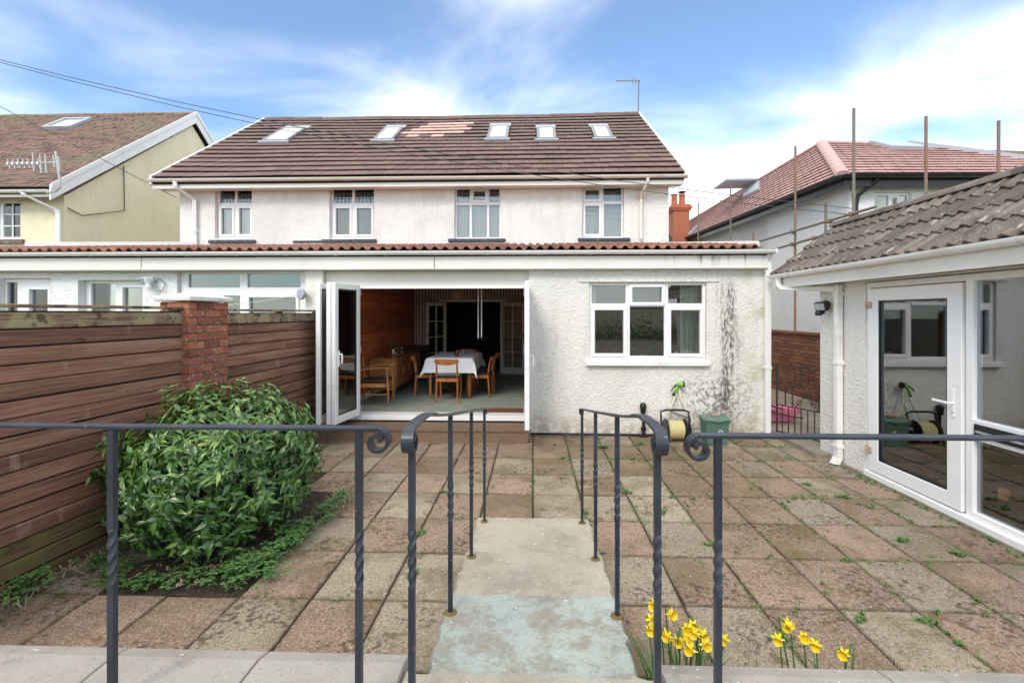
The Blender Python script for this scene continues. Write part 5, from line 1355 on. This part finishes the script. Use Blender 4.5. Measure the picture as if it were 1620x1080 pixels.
MB().tube([(2.41, 6.92, .325), (2.44, 6.875, .362), (2.51, 6.865, .35), (2.58, 6.865, .332), (2.65, 6.865, .35), (2.72, 6.875, .362), (2.75, 6.92, .325)], .013, 8).build("bin_handle", M['caddy_lid'], cd, smooth=True)
mb = MB()                                                        # three chasing arrows printed on its front
for k in range(3):
    a = pi/2 + k*2*pi/3; b = a - 2*pi/3; R = .040
    A2, B2 = Vector((cos(a), sin(a)))*R, Vector((cos(b), sin(b)))*R; d2 = (B2-A2).normalized(); n2 = Vector((-d2.y, d2.x)); Ln2 = (B2-A2).length
    pts = [A2+d2*Ln2*.18+n2*.007, A2+d2*Ln2*.58+n2*.007, A2+d2*Ln2*.58+n2*.015, A2+d2*Ln2*.90, A2+d2*Ln2*.58-n2*.015, A2+d2*Ln2*.58-n2*.007, A2+d2*Ln2*.18-n2*.007]
    pts = [(2.62+p.x, 6.905-.020*(p.y+.18)/.29-.005, .19+p.y) for p in pts]
    mb.add(pts, [tuple(range(7))])
mb.build("recycling_mark", M['print_white'], cd, recalc=False)
tag(MB().box(2.53, 2.64, 6.96, 7.02, .3915, .422).build("loose_brick", M['mortar'] if 0 else simple("pale_brick", (.42, .26, .17), .9), bevel=.006), "small pale orange brick lying on the green caddy lid", "brick")

# gate
gt = thing("iron_gate", "rusty black wrought iron gate with scrollwork standing open at the side passage", "gate", (3.62, 7.30, 0))
ga = atan2(6.62-7.30, 3.95-3.60); gl_ = .765
Tg = lambda u, v, w: (3.585 + u*cos(ga) - w*sin(ga), 7.30 + u*sin(ga) + w*cos(ga), v)
mb = MB(Tg)
for u in (.0, gl_-.02): mb.box(u, u+.02, .10, 1.10, -.01, .01)
for v in (.11, .50, .80, 1.07): mb.box(.021, gl_-.021, v, v+.016, -.007, .007)
mb.build("gate_frame", M['rust'], gt)
for k in range(1, 8):
    u = gl_*k/8
    MB(Tg).box(u-.006, u+.006, .126, .499, -.006, .006).build("gate_bar", M['rust'], gt)
    if k != 1: MB(Tg).box(u-.006, u+.006, .816, 1.069, -.006, .006).build("gate_bar", M['rust'], gt)
for u in (gl_*.19, gl_*.33, gl_*.83): MB(Tg).box(u-.007, u+.007, .516, .799, -.007, .007).build("gate_bar", M['rust'], gt)
for cu, cv, s_, sg in ((.12, 1.0, .035, 1), (.10, .86, .03, -1), (.36, .58, .05, 1), (.56, .58, .05, -1), (.42, .70, .055, 1), (.50, .70, .055, -1)):
    pts = [(cu + sg*s_*(1-k/22*.75)*cos(.3+k*.42), cv + s_*(1-k/22*.75)*sin(.3+k*.42)) for k in range(20)]
    MB(Tg).tube([(u, v, 0) for u, v in pts], .006, 5).build("scroll", M['rust'], gt, smooth=True)
MB(Tg).tube([(.30, .52, 0), (.38, .62, 0), (.46, .70, 0), (.54, .62, 0), (.62, .52, 0)], .006, 5).tube([(.15, 1.09, 0), (.35, 1.14, 0), (.46, 1.18, 0), (.60, 1.12, 0), (.74, 1.09, 0)], .006, 5).build("scroll", M['rust'], gt)
MB(Tg).box(.40, .50, 1.08, 1.15, -.012, .012).build("crest", M['rust'], gt, bevel=.01)
# pink thing on the path
pk = thing("toy_wheelbarrow", "pink plastic toy barrow with black handles lying on the path behind the gate", "toy", (3.9, 8.1, .08))
MB().rings([[(4.0+sx*a, 8.15+sy*b, z) for sx, sy in ((-1,-1),(1,-1),(1,1),(-1,1))] for a, b, z in ((.20, .12, .09), (.30, .19, .30), (.32, .21, .31), (.29, .17, .295), (.19, .11, .12))]).build("tub", M['pink'], pk, bevel=.02)
MB().tube([(3.70, 8.0, .33), (3.85, 7.93, .26), (4.2, 7.95, .18), (4.36, 8.0, .16)], .012).tube([(3.70, 8.28, .40), (3.85, 8.3, .35), (4.2, 8.25, .24), (4.36, 8.2, .2)], .012).tube([(3.68, 8.0, .33), (3.66, 8.1, .44), (3.70, 8.28, .40)], .011).build("handle", M['black_pvc'], pk, smooth=True)
MB().lathe([(0, 0), (.07, 0), (.08, .015), (.08, .04), (.07, .055), (0, .055)], (3.78, 8.05, .16), 16, (.3, -1, 0)).build("wheel", M['black_pvc'], pk, smooth=40)

# floodlights
def flood(name, lab, base, aim, sensor, m):
    t = thing(name, lab, "light", base)
    B, A = Vector(base), Vector(aim).normalized(); R = A.to_track_quat('Z', 'Y').to_matrix()
    c = B + A*.10
    T = lambda u, v, w: tuple(c + R @ Vector((u, v, w)))
    h = MB(T).box(-.085, .085, -.055, .055, -.05, .025).build("lamp_body", M[m], t, bevel=.012)
    MB(T).box(-.072, .072, -.042, .042, .0255, .032).build("lamp_glass", M['lamp_glass'], h, bevel=.003)
    MB().lathe([(0, 0), (.055, 0), (.06, .02), (.05, .045), (0, .05)], tuple(B), 14, tuple((A*Vector((1, 1, 0))).normalized())).build("mount", M[m], t, smooth=40)
    MB().tube([tuple(B+A*.02), tuple(B+Vector((0,0,-.05))+A*.04), tuple(B+Vector((0,0,-.10))+A*.06)], .016).lathe([(0, -.03), (.04, -.025), (.045, .01), (.03, .035), (0, .04)], tuple(B+Vector(sensor)), 12).build("sensor", M[m], t, smooth=40)
    return t
flood("security_light", "black floodlight with motion sensor on the outbuilding corner", (3.745, 6.34, 1.955), (-1, -.35, -.25), (-.10, 0, -.11), 'black_pvc')
flood("security_light", "small white floodlight under the fascia left of the brick pillar", (-5.93, 7.385, 2.36), (-.65, -1, -.2), (.02, -.10, -.10), 'plastic_white')
cb = tag(MB().tube([(-5.9, 7.40, 2.33), (-5.80, 7.38, 2.38), (-5.72, 7.39, 2.30), (-5.76, 7.39, 2.20), (-5.84, 7.40, 2.20)], .006).build("light_cable", M['cable'], smooth=True), "thin looped cable beside the small white floodlight", "cable")
cl = thing("clothes_line", "grey round retractable clothes line with white cord running to the brick pillar", "clothes line", (-3.57, 7.30, 2.13))
MB().lathe([(0, 0), (.07, 0), (.082, .01), (.082, .05), (.07, .06), (0, .06)], (-3.50, 7.30, 2.135), 20, (-.5, -1, 0)).build("reel_case", M['grey_cap'], cl, smooth=40)
MB().box(-3.52, -3.485, 7.29, 7.378, 2.11, 2.16).build("bracket", M['grey_cap'], cl)
MB().tube([(-3.55, 7.26, 2.12), (-3.53, 6.2, 2.0), (-3.50, 5.02, 1.90)], .004, 5).build("cord", M['cord'], cl)

# overhead cables
def cable(pts, r, lab):
    P = [Vector(p) for p in pts]; out = []
    for a, b in zip(P, P[1:]):
        for k in range(8): out.append(tuple(a.lerp(b, k/8)))
    out.append(tuple(P[-1]))
    tag(MB().tube(out, r, 5).build("overhead_cable", M['cable'], smooth=True), lab, "cable")
def cp(px_, py_, Y):
    a = (px_-816)/770; x = (a*cos(radians(2))-sin(radians(2))); yv = (a*sin(radians(2))+cos(radians(2))); k = Y/yv
    return (x*k, Y, 1.85-(py_-495)/770*k)
a0, b0 = cp(-60, 83, 9.0), cp(1349, 340, 9.6)
def sagline(A, B, sag, n=5): return [tuple(Vector(A).lerp(Vector(B), k/n) - Vector((0, 0, sag*4*(k/n)*(1-k/n)))) for k in range(n+1)]
cable(sagline(cp(-60, 83, 9.0), cp(1340, 339, 9.3), .38, 8), .007, "lower strand of the long overhead cable crossing in front of the brown roof")
cable(sagline(cp(-60, 80, 9.0), cp(1349, 330, 9.3), .34, 8), .007, "upper strand of the long overhead cable crossing in front of the brown roof")
cable(sagline(cp(-40, 148, 9.6), cp(277, 312, 10.45), -.0, 4), .008, "thin cable falling from the left past the white bargeboard to the house corner")

# ================================================================== INDOOR OBJECTS
def dchair(lab):
    t = thing("dining_chair", lab, "chair", (0,0,FZ), 0, None, local=True)
    for x in (-.19, .19):
        MB().tube([(x*.95, .19, 0), (x, .19, .43)], [.013, .019], 8).build("leg", M['teak'], t, smooth=50)
        MB().tube([(x, -.22, 0), (x*.97, -.19, .43), (x*.94, -.215, .62), (x*.94, -.26, .76)], [.013, .019, .016, .013], 8).build("leg", M['teak'], t, smooth=50)
    MB().box(-.19, .19, .18, .20, .36, .42).box(-.19, .19, -.205, -.185, .36, .42).box(-.2, -.18, -.184, .179, .36, .42).box(.18, .2, -.184, .179, .36, .42).build("seat_frame", M['teak'], t, bevel=.004)
    MB().rings([[(sx*a, -.0+sy*b, z) for sx, sy in ((-1,-1),(1,-1),(1,1),(-1,1))] for a, b, z in ((.20, .20, .425), (.215, .215, .44), (.21, .21, .465), (.17, .17, .475))]).build("seat", M['black_seat'], t, bevel=.01)
    v = []; n_ = 8
    for k in range(n_+1):
        x = -.215+.43*k/n_; yy = -.255-.035*(1-(2*k/n_-1)**2); zt = .765-.012*(2*k/n_-1)**2; zb = .655+.045*(2*k/n_-1)**2
        v.append([(x, yy-.009, zb), (x, yy+.009, zb), (x, yy-.009, zt), (x, yy-.027, zt)])
    MB().rings(v).build("backrest", M['teak'], t, bevel=.004)
    return t
c0 = dchair("dining chair at the table's near end, its back towards the garden")
c0.location = (-1.50, 8.66, FZ)
CG = "dining chairs around the table"; c0["group"] = CG
copy_thing(c0, (-2.0, 9.15, FZ), radians(-80), "dining chair on the sideboard side of the table", CG)
copy_thing(c0, (-1.0, 9.15, FZ), radians(85), "nearer dining chair on the doorway side of the table", CG)
copy_thing(c0, (-.98, 9.75, FZ), radians(93), "farther dining chair on the doorway side of the table, half hidden", CG)
copy_thing(c0, (-1.45, 10.42, FZ), radians(180), "dining chair at the far end of the table, facing the garden", CG)
tb = thing("dining_table", "teak dining table under a white cloth seen through the open doors", "table", (-1.5, 9.5, FZ))
MB().box(-1.93, -1.09, 8.78, 10.2, 1.0, 1.025).box(-1.86, -1.16, 8.85, 10.13, .92, .999).build("tabletop", M['teak'], tb, bevel=.004)
for x in (-1.87, -1.15):
    for y in (8.84, 10.14): MB().tube([(x, y, FZ), (x, y, .999)], [.02, .03], 10).build("leg", M['teak'], tb, smooth=50)
mb = MB(); nx, ny = 30, 44; ax, ay, dr = .425, .715, .27; vs_ = []; fs_ = []
for i in range(nx+1):
    for j in range(ny+1):
        p, q = (2*i/nx-1)*(ax+dr), (2*j/ny-1)*(ay+dr)
        ox, oy = max(abs(p)-ax, 0), max(abs(q)-ay, 0); r = hypot(ox, oy)
        x = max(-ax, min(ax, p)); y = max(-ay, min(ay, q))
        fo = .012*sin(q*14)*min(1, ox/.1) ; fo2 = .012*sin(p*15)*min(1, oy/.1)
        x += (1 if p > 0 else -1)*(.012*(ox > 0)+.05*ox+ .30*min(ox, oy)) + fo*(ox > 0)
        y += (1 if q > 0 else -1)*(.012*(oy > 0)+.05*oy+ .30*min(ox, oy)) + fo2*(oy > 0)
        vs_.append((-1.51+x, 9.49+y, 1.030 - r*.97)); 
for i in range(nx):
    for j in range(ny): k = i*(ny+1)+j; fs_.append((k, k+ny+1, k+ny+2, k+1))
tag(mb.add(vs_, fs_).build("tablecloth", M['cloth'], smooth=True, recalc=False), "white cloth draped over the dining table, corners hanging", "tablecloth")
jr = thing("jar", "small brown jar near the middle of the white tablecloth", "jar", (-1.42, 9.2, 1.032))
MB().lathe([(0, 0), (.038, 0), (.04, .01), (.04, .07), (.035, .085), (0, .085)], (-1.44, 9.2, 1.032), 14).build("body", simple("jar_brown", (.12, .05, .03), .2), jr, smooth=40)
MB().lathe([(0, 0), (.037, 0), (.037, .02), (0, .022)], (-1.44, 9.2, 1.118), 14).build("lid", M['brass'], jr)
tag(MB().lathe([(0, 0), (.03, 0), (.036, .09), (.033, .09), (.027, .008), (0, .008)], (-1.36, 9.45, 1.032), 14).build("glass_tumbler", M['silver'], smooth=40), "small clear tumbler behind the brown jar on the tablecloth", "glass")
# armchair
ar = thing("armchair", "teak armchair with black seat against the panelled wall", "chair", (-2.70, 8.30, FZ), radians(-82), local=True)
for x in (-.27, .27):
    MB().tube([(x, .25, 0), (x, .24, .36), (x, .22, .62)], [.013, .02, .015], 8).build("leg", M['teak_light'], ar, smooth=50)
    MB().tube([(x*.92, -.27, 0), (x*.9, -.22, .38), (x*.9, -.28, .78)], [.013, .02, .014], 8).build("leg", M['teak_light'], ar, smooth=50)
    MB().sweep([(x, .28, .635), (x, .1, .645), (x, -.1, .63), (x*.93, -.27, .60)], (1,0,0), .05, .022).build("armrest", M['teak_light'], ar, bevel=.006)
    MB().tube([(x, .24, .20), (x*.92, -.25, .20)], .010).build("stretcher", M['teak_light'], ar)
MB().box(-.27, .27, .20, .225, .32, .385).box(-.25, .25, -.235, -.21, .32, .385).box(-.27, -.25, -.2, .19, .32, .385).box(.25, .27, -.2, .19, .32, .385).build("seat_frame", M['teak_light'], ar, bevel=.004)
MB().box(-.255, .255, -.22, .24, .388, .44).build("seat", M['black_seat'], ar, bevel=.02, seg=2)
v = []
for k in range(9):
    u = 2*k/8-1; x = u*.27; yy = -.285-.03*(1-u*u); v.append([(x, yy-.01, .58+.03*u*u), (x, yy+.01, .58+.03*u*u), (x, yy-.015, .80-.02*u*u), (x, yy-.035, .80-.02*u*u)])
MB().rings(v).build("backrest", M['teak'], ar, bevel=.004)
# sideboard
sbd = thing("sideboard", "long teak sideboard along the panelled wall", "sideboard", (-2.78, 9.8, FZ))
MB().box(-3.03, -2.53, 8.92, 10.75, FZ+.17, FZ+.70).build("carcass", M['teak_light'], sbd, bevel=.004)
MB().box(-3.035, -2.515, 8.90, 10.77, FZ+.701, FZ+.725).build("top", M['teak'], sbd, bevel=.003)
for k in range(4):
    y = 8.95+k*.452
    d = MB().box(-2.529, -2.512, y, y+.444, FZ+.19, FZ+.68).build("cupboard_door", M['teak'], sbd, bevel=.003)
    MB().box(-2.511, -2.498, y+.40, y+.415, FZ+.38, FZ+.52).build("handle", M['teak_light'], d)
for x in (-2.98, -2.58):
    for y in (8.99, 10.68): MB().tube([(x, y, FZ), (x, y, FZ+.17)], [.014, .022], 8).build("leg", M['teak_light'], sbd)
st_ = FZ+.726
tag(MB().lathe([(0, 0), (.07, 0), (.08, .02), (.05, .04), (.15, .12), (.17, .15), (.16, .15), (.13, .11), (0, .06)], (-2.66, 9.35, st_), 20).build("fruit_bowl", M['silver'], smooth=40), "silver footed bowl on the sideboard between two goblets", "bowl")
for y, lab in ((9.05, "silver goblet nearest the garden on the sideboard"), (9.66, "silver goblet behind the bowl on the sideboard")):
    tag(MB().lathe([(0, 0), (.035, 0), (.008, .015), (.008, .06), (.035, .08), (.042, .14), (.036, .14), (.03, .09), (0, .075)], (-2.62, y, st_), 14).build("goblet", M['silver'], smooth=40), lab, "goblet", "goblets on the sideboard")
pp = thing("house_plant", "dark leafy plant rising behind the silver bowl on the sideboard", "plant", (-2.80, 9.55, st_))
MB().lathe([(0, 0), (.05, 0), (.07, .10), (.06, .10), (0, .09)], (-2.80, 9.55, st_), 14).build("pot", M['terracotta'], pp)
mb = MB(); rq = random.Random(3)
for k in range(40):
    d = Vector((rq.gauss(0,1), rq.gauss(0,1), rq.uniform(.1, 1.2))).normalized(); p = Vector((-2.80, 9.55, st_+.12))+d*rq.uniform(.03,.11); A = frame(Vector((0,0,1))+d*.3, d)
    mb.add([tuple(p + A @ Vector((x*.045, y*.09, z*.09))) for x, y, z in LEAF], LEAFF)
mb.build("foliage", M['leaf_i'], pp, smooth=True, recalc=False)
dk = thing("cabinet", "dark low cabinet in the corner beyond the sideboard", "cabinet", (-2.7, 11.5, FZ))
MB().box(-3.03, -2.55, 11.15, 11.95, FZ+.06, FZ+.78).build("carcass", M['black_seat'], dk, bevel=.01)
MB().box(-2.549, -2.535, 11.18, 11.92, FZ+.1, FZ+.74).build("front", M['black_seat'], dk, bevel=.004)
# pendant, cords, mat
pe = thing("pendant_lamp", "brass domed pendant lamp hanging above the dining table", "lamp", (-1.48, 9.5, 2.12))
MB().lathe([(.145, 0), (.15, .0), (.135, .06), (.09, .12), (.035, .145), (.035, .20), (0, .20), (0, .19), (.03, .135), (.085, .11), (.13, .05)], (-1.48, 9.5, 2.13), 24).build("shade", M['brass'], pe, smooth=40)
MB().tube([(-1.48, 9.5, 2.33), (-1.48, 9.5, 2.628)], .006).build("flex", M['cable'], pe)
MB().lathe([(0, 0), (.03, .01), (.03, .05), (.012, .09), (0, .09)], (-1.48, 9.5, 2.15), 12).build("bulb", M['plastic_white'], pe, smooth=40)
for x, zb, lab in ((-.905, 1.40, "left one of the two white pull cords hanging in front of the dark doorway"), (-.850, 1.41, "right one of the two white pull cords hanging in front of the dark doorway")):
    o = thing("pull_cord", lab, "cord", (x, 8.05, zb), group="pull cords")
    MB().tube([(x, 8.05, zb+.03), (x, 8.05, 2.628)], .008, 6).build("cord", M['cord'], o)
    MB().lathe([(0, 0), (.012, .004), (.010, .035), (.004, .04), (0, .04)], (x, 8.05, zb), 8).build("toggle", M['black_pvc'], o)
tag(MB().box(-.72, -.16, 7.64, 7.90, FZ+.001, FZ+.018).build("doormat", M['mat'], bevel=.004), "reddish brown doormat just inside the folding doors", "doormat")

# kitchen window things
def curtain(name, lab, x0, x1, z0, z1, y, amp, nfold, m, group=None, pl=None):
    mb = MB(); n_ = nfold*6; v = []; f_ = []; rnd = random.Random(int(x0*100))
    for k in range(n_+1):
        x = x0+(x1-x0)*k/n_
        for q in range(5):
            z = z1+(z0-z1)*q/4; v.append((x+.012*sin(k*1.7)*q/4, y+amp*sin(2*pi*k/6+.4*sin(k*.5))*(.5+.5*q/4)+.01*sin(k*.37), z))
    for k in range(n_):
        for q in range(4): f_.append((k*5+q, k*5+q+1, (k+1)*5+q+1, (k+1)*5+q))
    b = len(v); v2 = [(x, yy+.004, z) for x, yy, z in v]
    mb.add(v+v2, f_+[tuple(i+b for i in f)[::-1] for f in f_])
    return tag(mb.build(name, m, smooth=True, recalc=False), lab, "curtain", group)
curtain("curtain", "cream slatted curtain drawn to the right side of the kitchen window", 2.30, 2.62, 1.16, 2.30, 7.70, .02, 7, M['blind'])
curtain("curtain", "narrow cream curtain edge at the left side of the kitchen window", .84, 1.00, 1.16, 2.30, 7.70, .02, 3, M['blind'])
curtain("net_curtain", "white net curtain behind the three-light upstairs window", -1.70, -.69, 3.46, 4.40, 10.72, .02, 11, M['net'])
curtain("net_curtain", "white net curtain behind the upstairs window beside the right downpipe", 1.06, 1.95, 3.46, 4.45, 10.72, .018, 9, M['net'])
tag(MB().box(-7.0, -6.19, 3.50, 4.25, 10.70, 10.705).build("roller_blind", M['net']) if 0 else MB().box(-7.0, -6.19, 10.70, 10.705, 3.50, 4.23).build("roller_blind", M['net']), "pale roller blind in the leftmost upstairs window", "blind")
tag(MB().box(-4.44, -3.46, 11.1, 11.105, 3.5, 4.2).build("roller_blind", simple("blind_grey", (.20, .22, .23), .9)), "grey blind in the upstairs window second from left", "blind")
fp = thing("fern", "bright green fern in a pot on the kitchen windowsill", "plant", (1.70, 7.56, 1.14))
MB().lathe([(0, 0), (.05, 0), (.06, .07), (.05, .07), (0, .06)], (1.70, 7.56, 1.138), 14).build("pot", M['plastic_white'], fp, smooth=40)
rq = random.Random(12)
for k in range(16):
    a = 2*pi*k/16+rq.uniform(-.2,.2); mb = MB(); ln = rq.uniform(.16, .26)
    for q in range(9):
        u = (q+1)/9; c = Vector((1.70+cos(a)*ln*u, 7.56+sin(a)*ln*u*.30, 1.20+.22*u*(1-.5*u)*rq.uniform(.9, 1.1)))
        w_ = .05*(1-u*.75)
        for s_ in (1, -1):
            d = Vector((-sin(a)*s_, cos(a)*s_*.6, -.1)).normalized(); t_ = Vector((cos(a), sin(a)*.5, 0))*.010
            mb.add([tuple(c-t_), tuple(c+t_), tuple(c+d*w_+t_*1.4)], [(0,1,2)])
    mb.build("frond", M['fern'], fp, recalc=False)
mg = thing("mug", "pale mug on the windowsill left of the fern", "mug", (1.22, 7.56, 1.138))
MB().lathe([(0, 0), (.035, 0), (.045, .05), (.04, .095), (.036, .095), (.04, .05), (0, .01)], (1.22, 7.56, 1.138), 14).build("body", M['mug'], mg, smooth=40)
MB().tube([(1.26, 7.56, 1.21), (1.29, 7.56, 1.20), (1.285, 7.56, 1.165), (1.26, 7.56, 1.16)], .005).build("handle", M['mug'], mg)
tag(MB().lathe([(0, 0), (.055, 0), (.06, .03), (.045, .10), (.03, .12), (0, .12)], (2.20, 7.57, 1.138), 14).build("kettle", M['mug'], smooth=40), "pale rounded pot on the sill in front of the right curtain", "pot")
tag(MB().box(1.86, 1.97, 7.53, 7.60, 1.138, 1.16).build("soap_dish", M['plastic_white'], bevel=.008), "low white dish to the right of the fern on the sill", "dish")

# things in the outbuilding, behind its glass
def pot(x, y, r, h, lab, m='terracotta'):
    t = thing("plant_pot", lab, "pot", (x, y, .03), group="terracotta pots in the outbuilding")
    MB().lathe([(0, 0), (r*.70, 0), (r*.92, h*.78), (r, h*.78), (r, h), (r*.9, h), (r*.86, h*.8), (0, h*.75)], (x, y, .031), 20).build("pot_body", M[m], t, smooth=40)
    MB().lathe([(0, h*.86), (r*.88, h*.86), (r*.88, h*.84), (0, h*.84)], (x, y, .031), 16).build("compost", M['soil'], t)
pot(4.06, 4.66, .18, .34, "wide terracotta pot behind the glass at the door's lower right")
pot(4.02, 4.12, .19, .38, "terracotta pot with a blue bag in it, behind the lower window pane")
pot(4.0, 3.74, .17, .42, "tall terracotta pot by the glass at the photo's right edge")
bgm = MB(); v = []
for i in range(9):
    for j in range(12):
        th, ph_ = pi*i/8, 2*pi*j/12; r = .15*(1+.35*mnoise.noise((i*.7, j*.8, 3)))
        v.append((4.02+r*1.2*sin(th)*cos(ph_), 4.12+r*1.2*sin(th)*sin(ph_), .48+r*cos(th)*.8))
bgm.add(v, [(i*12+j, i*12+(j+1) % 12, (i+1)*12+(j+1) % 12, (i+1)*12+j) for i in range(8) for j in range(12)])
tag(bgm.build("plastic_bag", M['blue_bag'], smooth=True), "crumpled blue plastic bag stuffed in a terracotta pot", "bag")
wc = thing("garden_chair", "white plastic garden chair with slatted back behind the large shed window", "chair", (4.25, 3.9, .03))
for x, y in ((4.05, 4.05), (4.05, 3.62), (4.48, 4.05), (4.48, 3.62)): MB().tube([(x, y, .03), (x+.02, y, .45)], .02, 6).build("leg", M['plastic_white'], wc)
MB().box(4.02, 4.48, 3.58, 4.10, .45, .475).build("seat", M['plastic_white'], wc, bevel=.012)
for k in range(5): MB().sweep([(4.46, 3.63+k*.105, .478), (4.50, 3.63+k*.105, .75), (4.55, 3.63+k*.105, 1.28)], (0,1,0), .05, .015).build("back_slat", M['plastic_white'], wc)
MB().sweep([(4.55, 3.57, 1.22), (4.56, 3.60, 1.34), (4.56, 3.84, 1.40), (4.56, 4.08, 1.34), (4.55, 4.11, 1.22)], (1,0,0), .03, .05).build("back_frame", M['plastic_white'], wc)
MB().tube([(4.06, 4.10, .48), (4.04, 4.10, .68), (4.50, 4.10, .70)], .018).tube([(4.06, 3.58, .48), (4.04, 3.58, .68), (4.50, 3.58, .70)], .018).build("armrest", M['plastic_white'], wc, smooth=True)

# ================================================================== GARDEN BEHIND THE CAMERA (the panes mirror it)
gw = thing("garden_wall", "pale rendered wall at the end of the garden, mirrored in the kitchen window", "wall", (0, -11, .5))
MB().box(-6, 9, -11.2, -11, .45, 2.1).build("wall_body", M['rough_cream'], gw)
MB().box(-6, 9, -11.25, -10.95, 2.101, 2.17).build("wall_coping", M['mortar'], gw)
mb = MB(); rq = random.Random(44)
for k in range(3200):
    p = Vector((rq.uniform(-6.5, 9.5), -9.9+rq.gauss(0, .35), .5+abs(rq.gauss(.25, .42)))); d = Vector((rq.gauss(0,1), rq.gauss(0,1), rq.gauss(.3,1))).normalized()
    A = frame(Vector((rq.gauss(0,.6), rq.gauss(0,.6), 1)), d) if abs(d.z) < .95 else frame(Vector((1,0,0)), d); sc_ = rq.uniform(.12, .22)
    mb.add([tuple(p + A @ Vector((x*.6*sc_, y*sc_, z*sc_))) for x, y, z in LEAF], LEAFF)
stuff(mb.build("undergrowth", M['leaf_i'], smooth=True, recalc=False))
def bare_tree(x, y, h, seed, lab):
    t = thing("bare_tree", lab, "tree", (x, y, .45)); rq = random.Random(seed)
    MB().tube([(x, y, .4), (x+.05, y, .4+h*.22), (x, y+.05, .4+h*.42)], [.16, .13, .10], 9).build("trunk", M['twig'], t, smooth=True)
    mb = MB()
    def grow(p, d, ln, r, lev):
        q = p + d*ln*.5 + Vector((rq.gauss(0,.04), rq.gauss(0,.04), .02))*ln; e = p + d*ln
        mb.tube([tuple(p), tuple(q), tuple(e)], [r, r*.8, r*.6], 5)
        if lev == 0: return
        for k in range(rq.randint(2, 4)):
            nd = (d + Vector((rq.gauss(0,.55), rq.gauss(0,.55), rq.gauss(.15,.35)))).normalized(); grow(p.lerp(e, rq.uniform(.55, 1)), nd, ln*rq.uniform(.55, .8), r*.55, lev-1)
    for k in range(5):
        d = Vector((rq.gauss(0,.6), rq.gauss(0,.6), 1)).normalized(); grow(Vector((x, y, .4+h*rq.uniform(.28, .42))), d, h*.28, .07, 4)
    mb.build("crown", M['twig'], t)
bare_tree(1.2, -9.2, 6.5, 3, "bare garden tree mirrored in the left kitchen pane")
bare_tree(-4.5, -12.5, 7.5, 9, "bare tree beyond the garden wall, mirrored in the upstairs panes")
rh = thing("gabled_house", "gabled house across the gardens, mirrored in the upstairs window second from left", "house", (-9, -20, 0))
MB().box(-14, -4, -28, -20, 0, 5.2).build("wall", M['rough_cream'], rh)
MB().prism([(-14.4, -19.7, 5.1), (-3.6, -19.7, 5.1), (-9, -19.7, 9.6)], [(-14.4, -28.3, 5.1), (-3.6, -28.3, 5.1), (-9, -28.3, 9.6)]).build("roof", M['roof_far'], rh)
MB().prism([(-14.5, -19.6, 5.05), (-14.1, -19.6, 5.05), (-9, -19.6, 9.35), (-3.9, -19.6, 5.05), (-3.5, -19.6, 5.05), (-9, -19.6, 9.75)], [(-14.5, -19.66, 5.05), (-14.1, -19.66, 5.05), (-9, -19.66, 9.35), (-3.9, -19.66, 5.05), (-3.5, -19.66, 5.05), (-9, -19.66, 9.75)]).build("bargeboard", M['upvc'], rh)
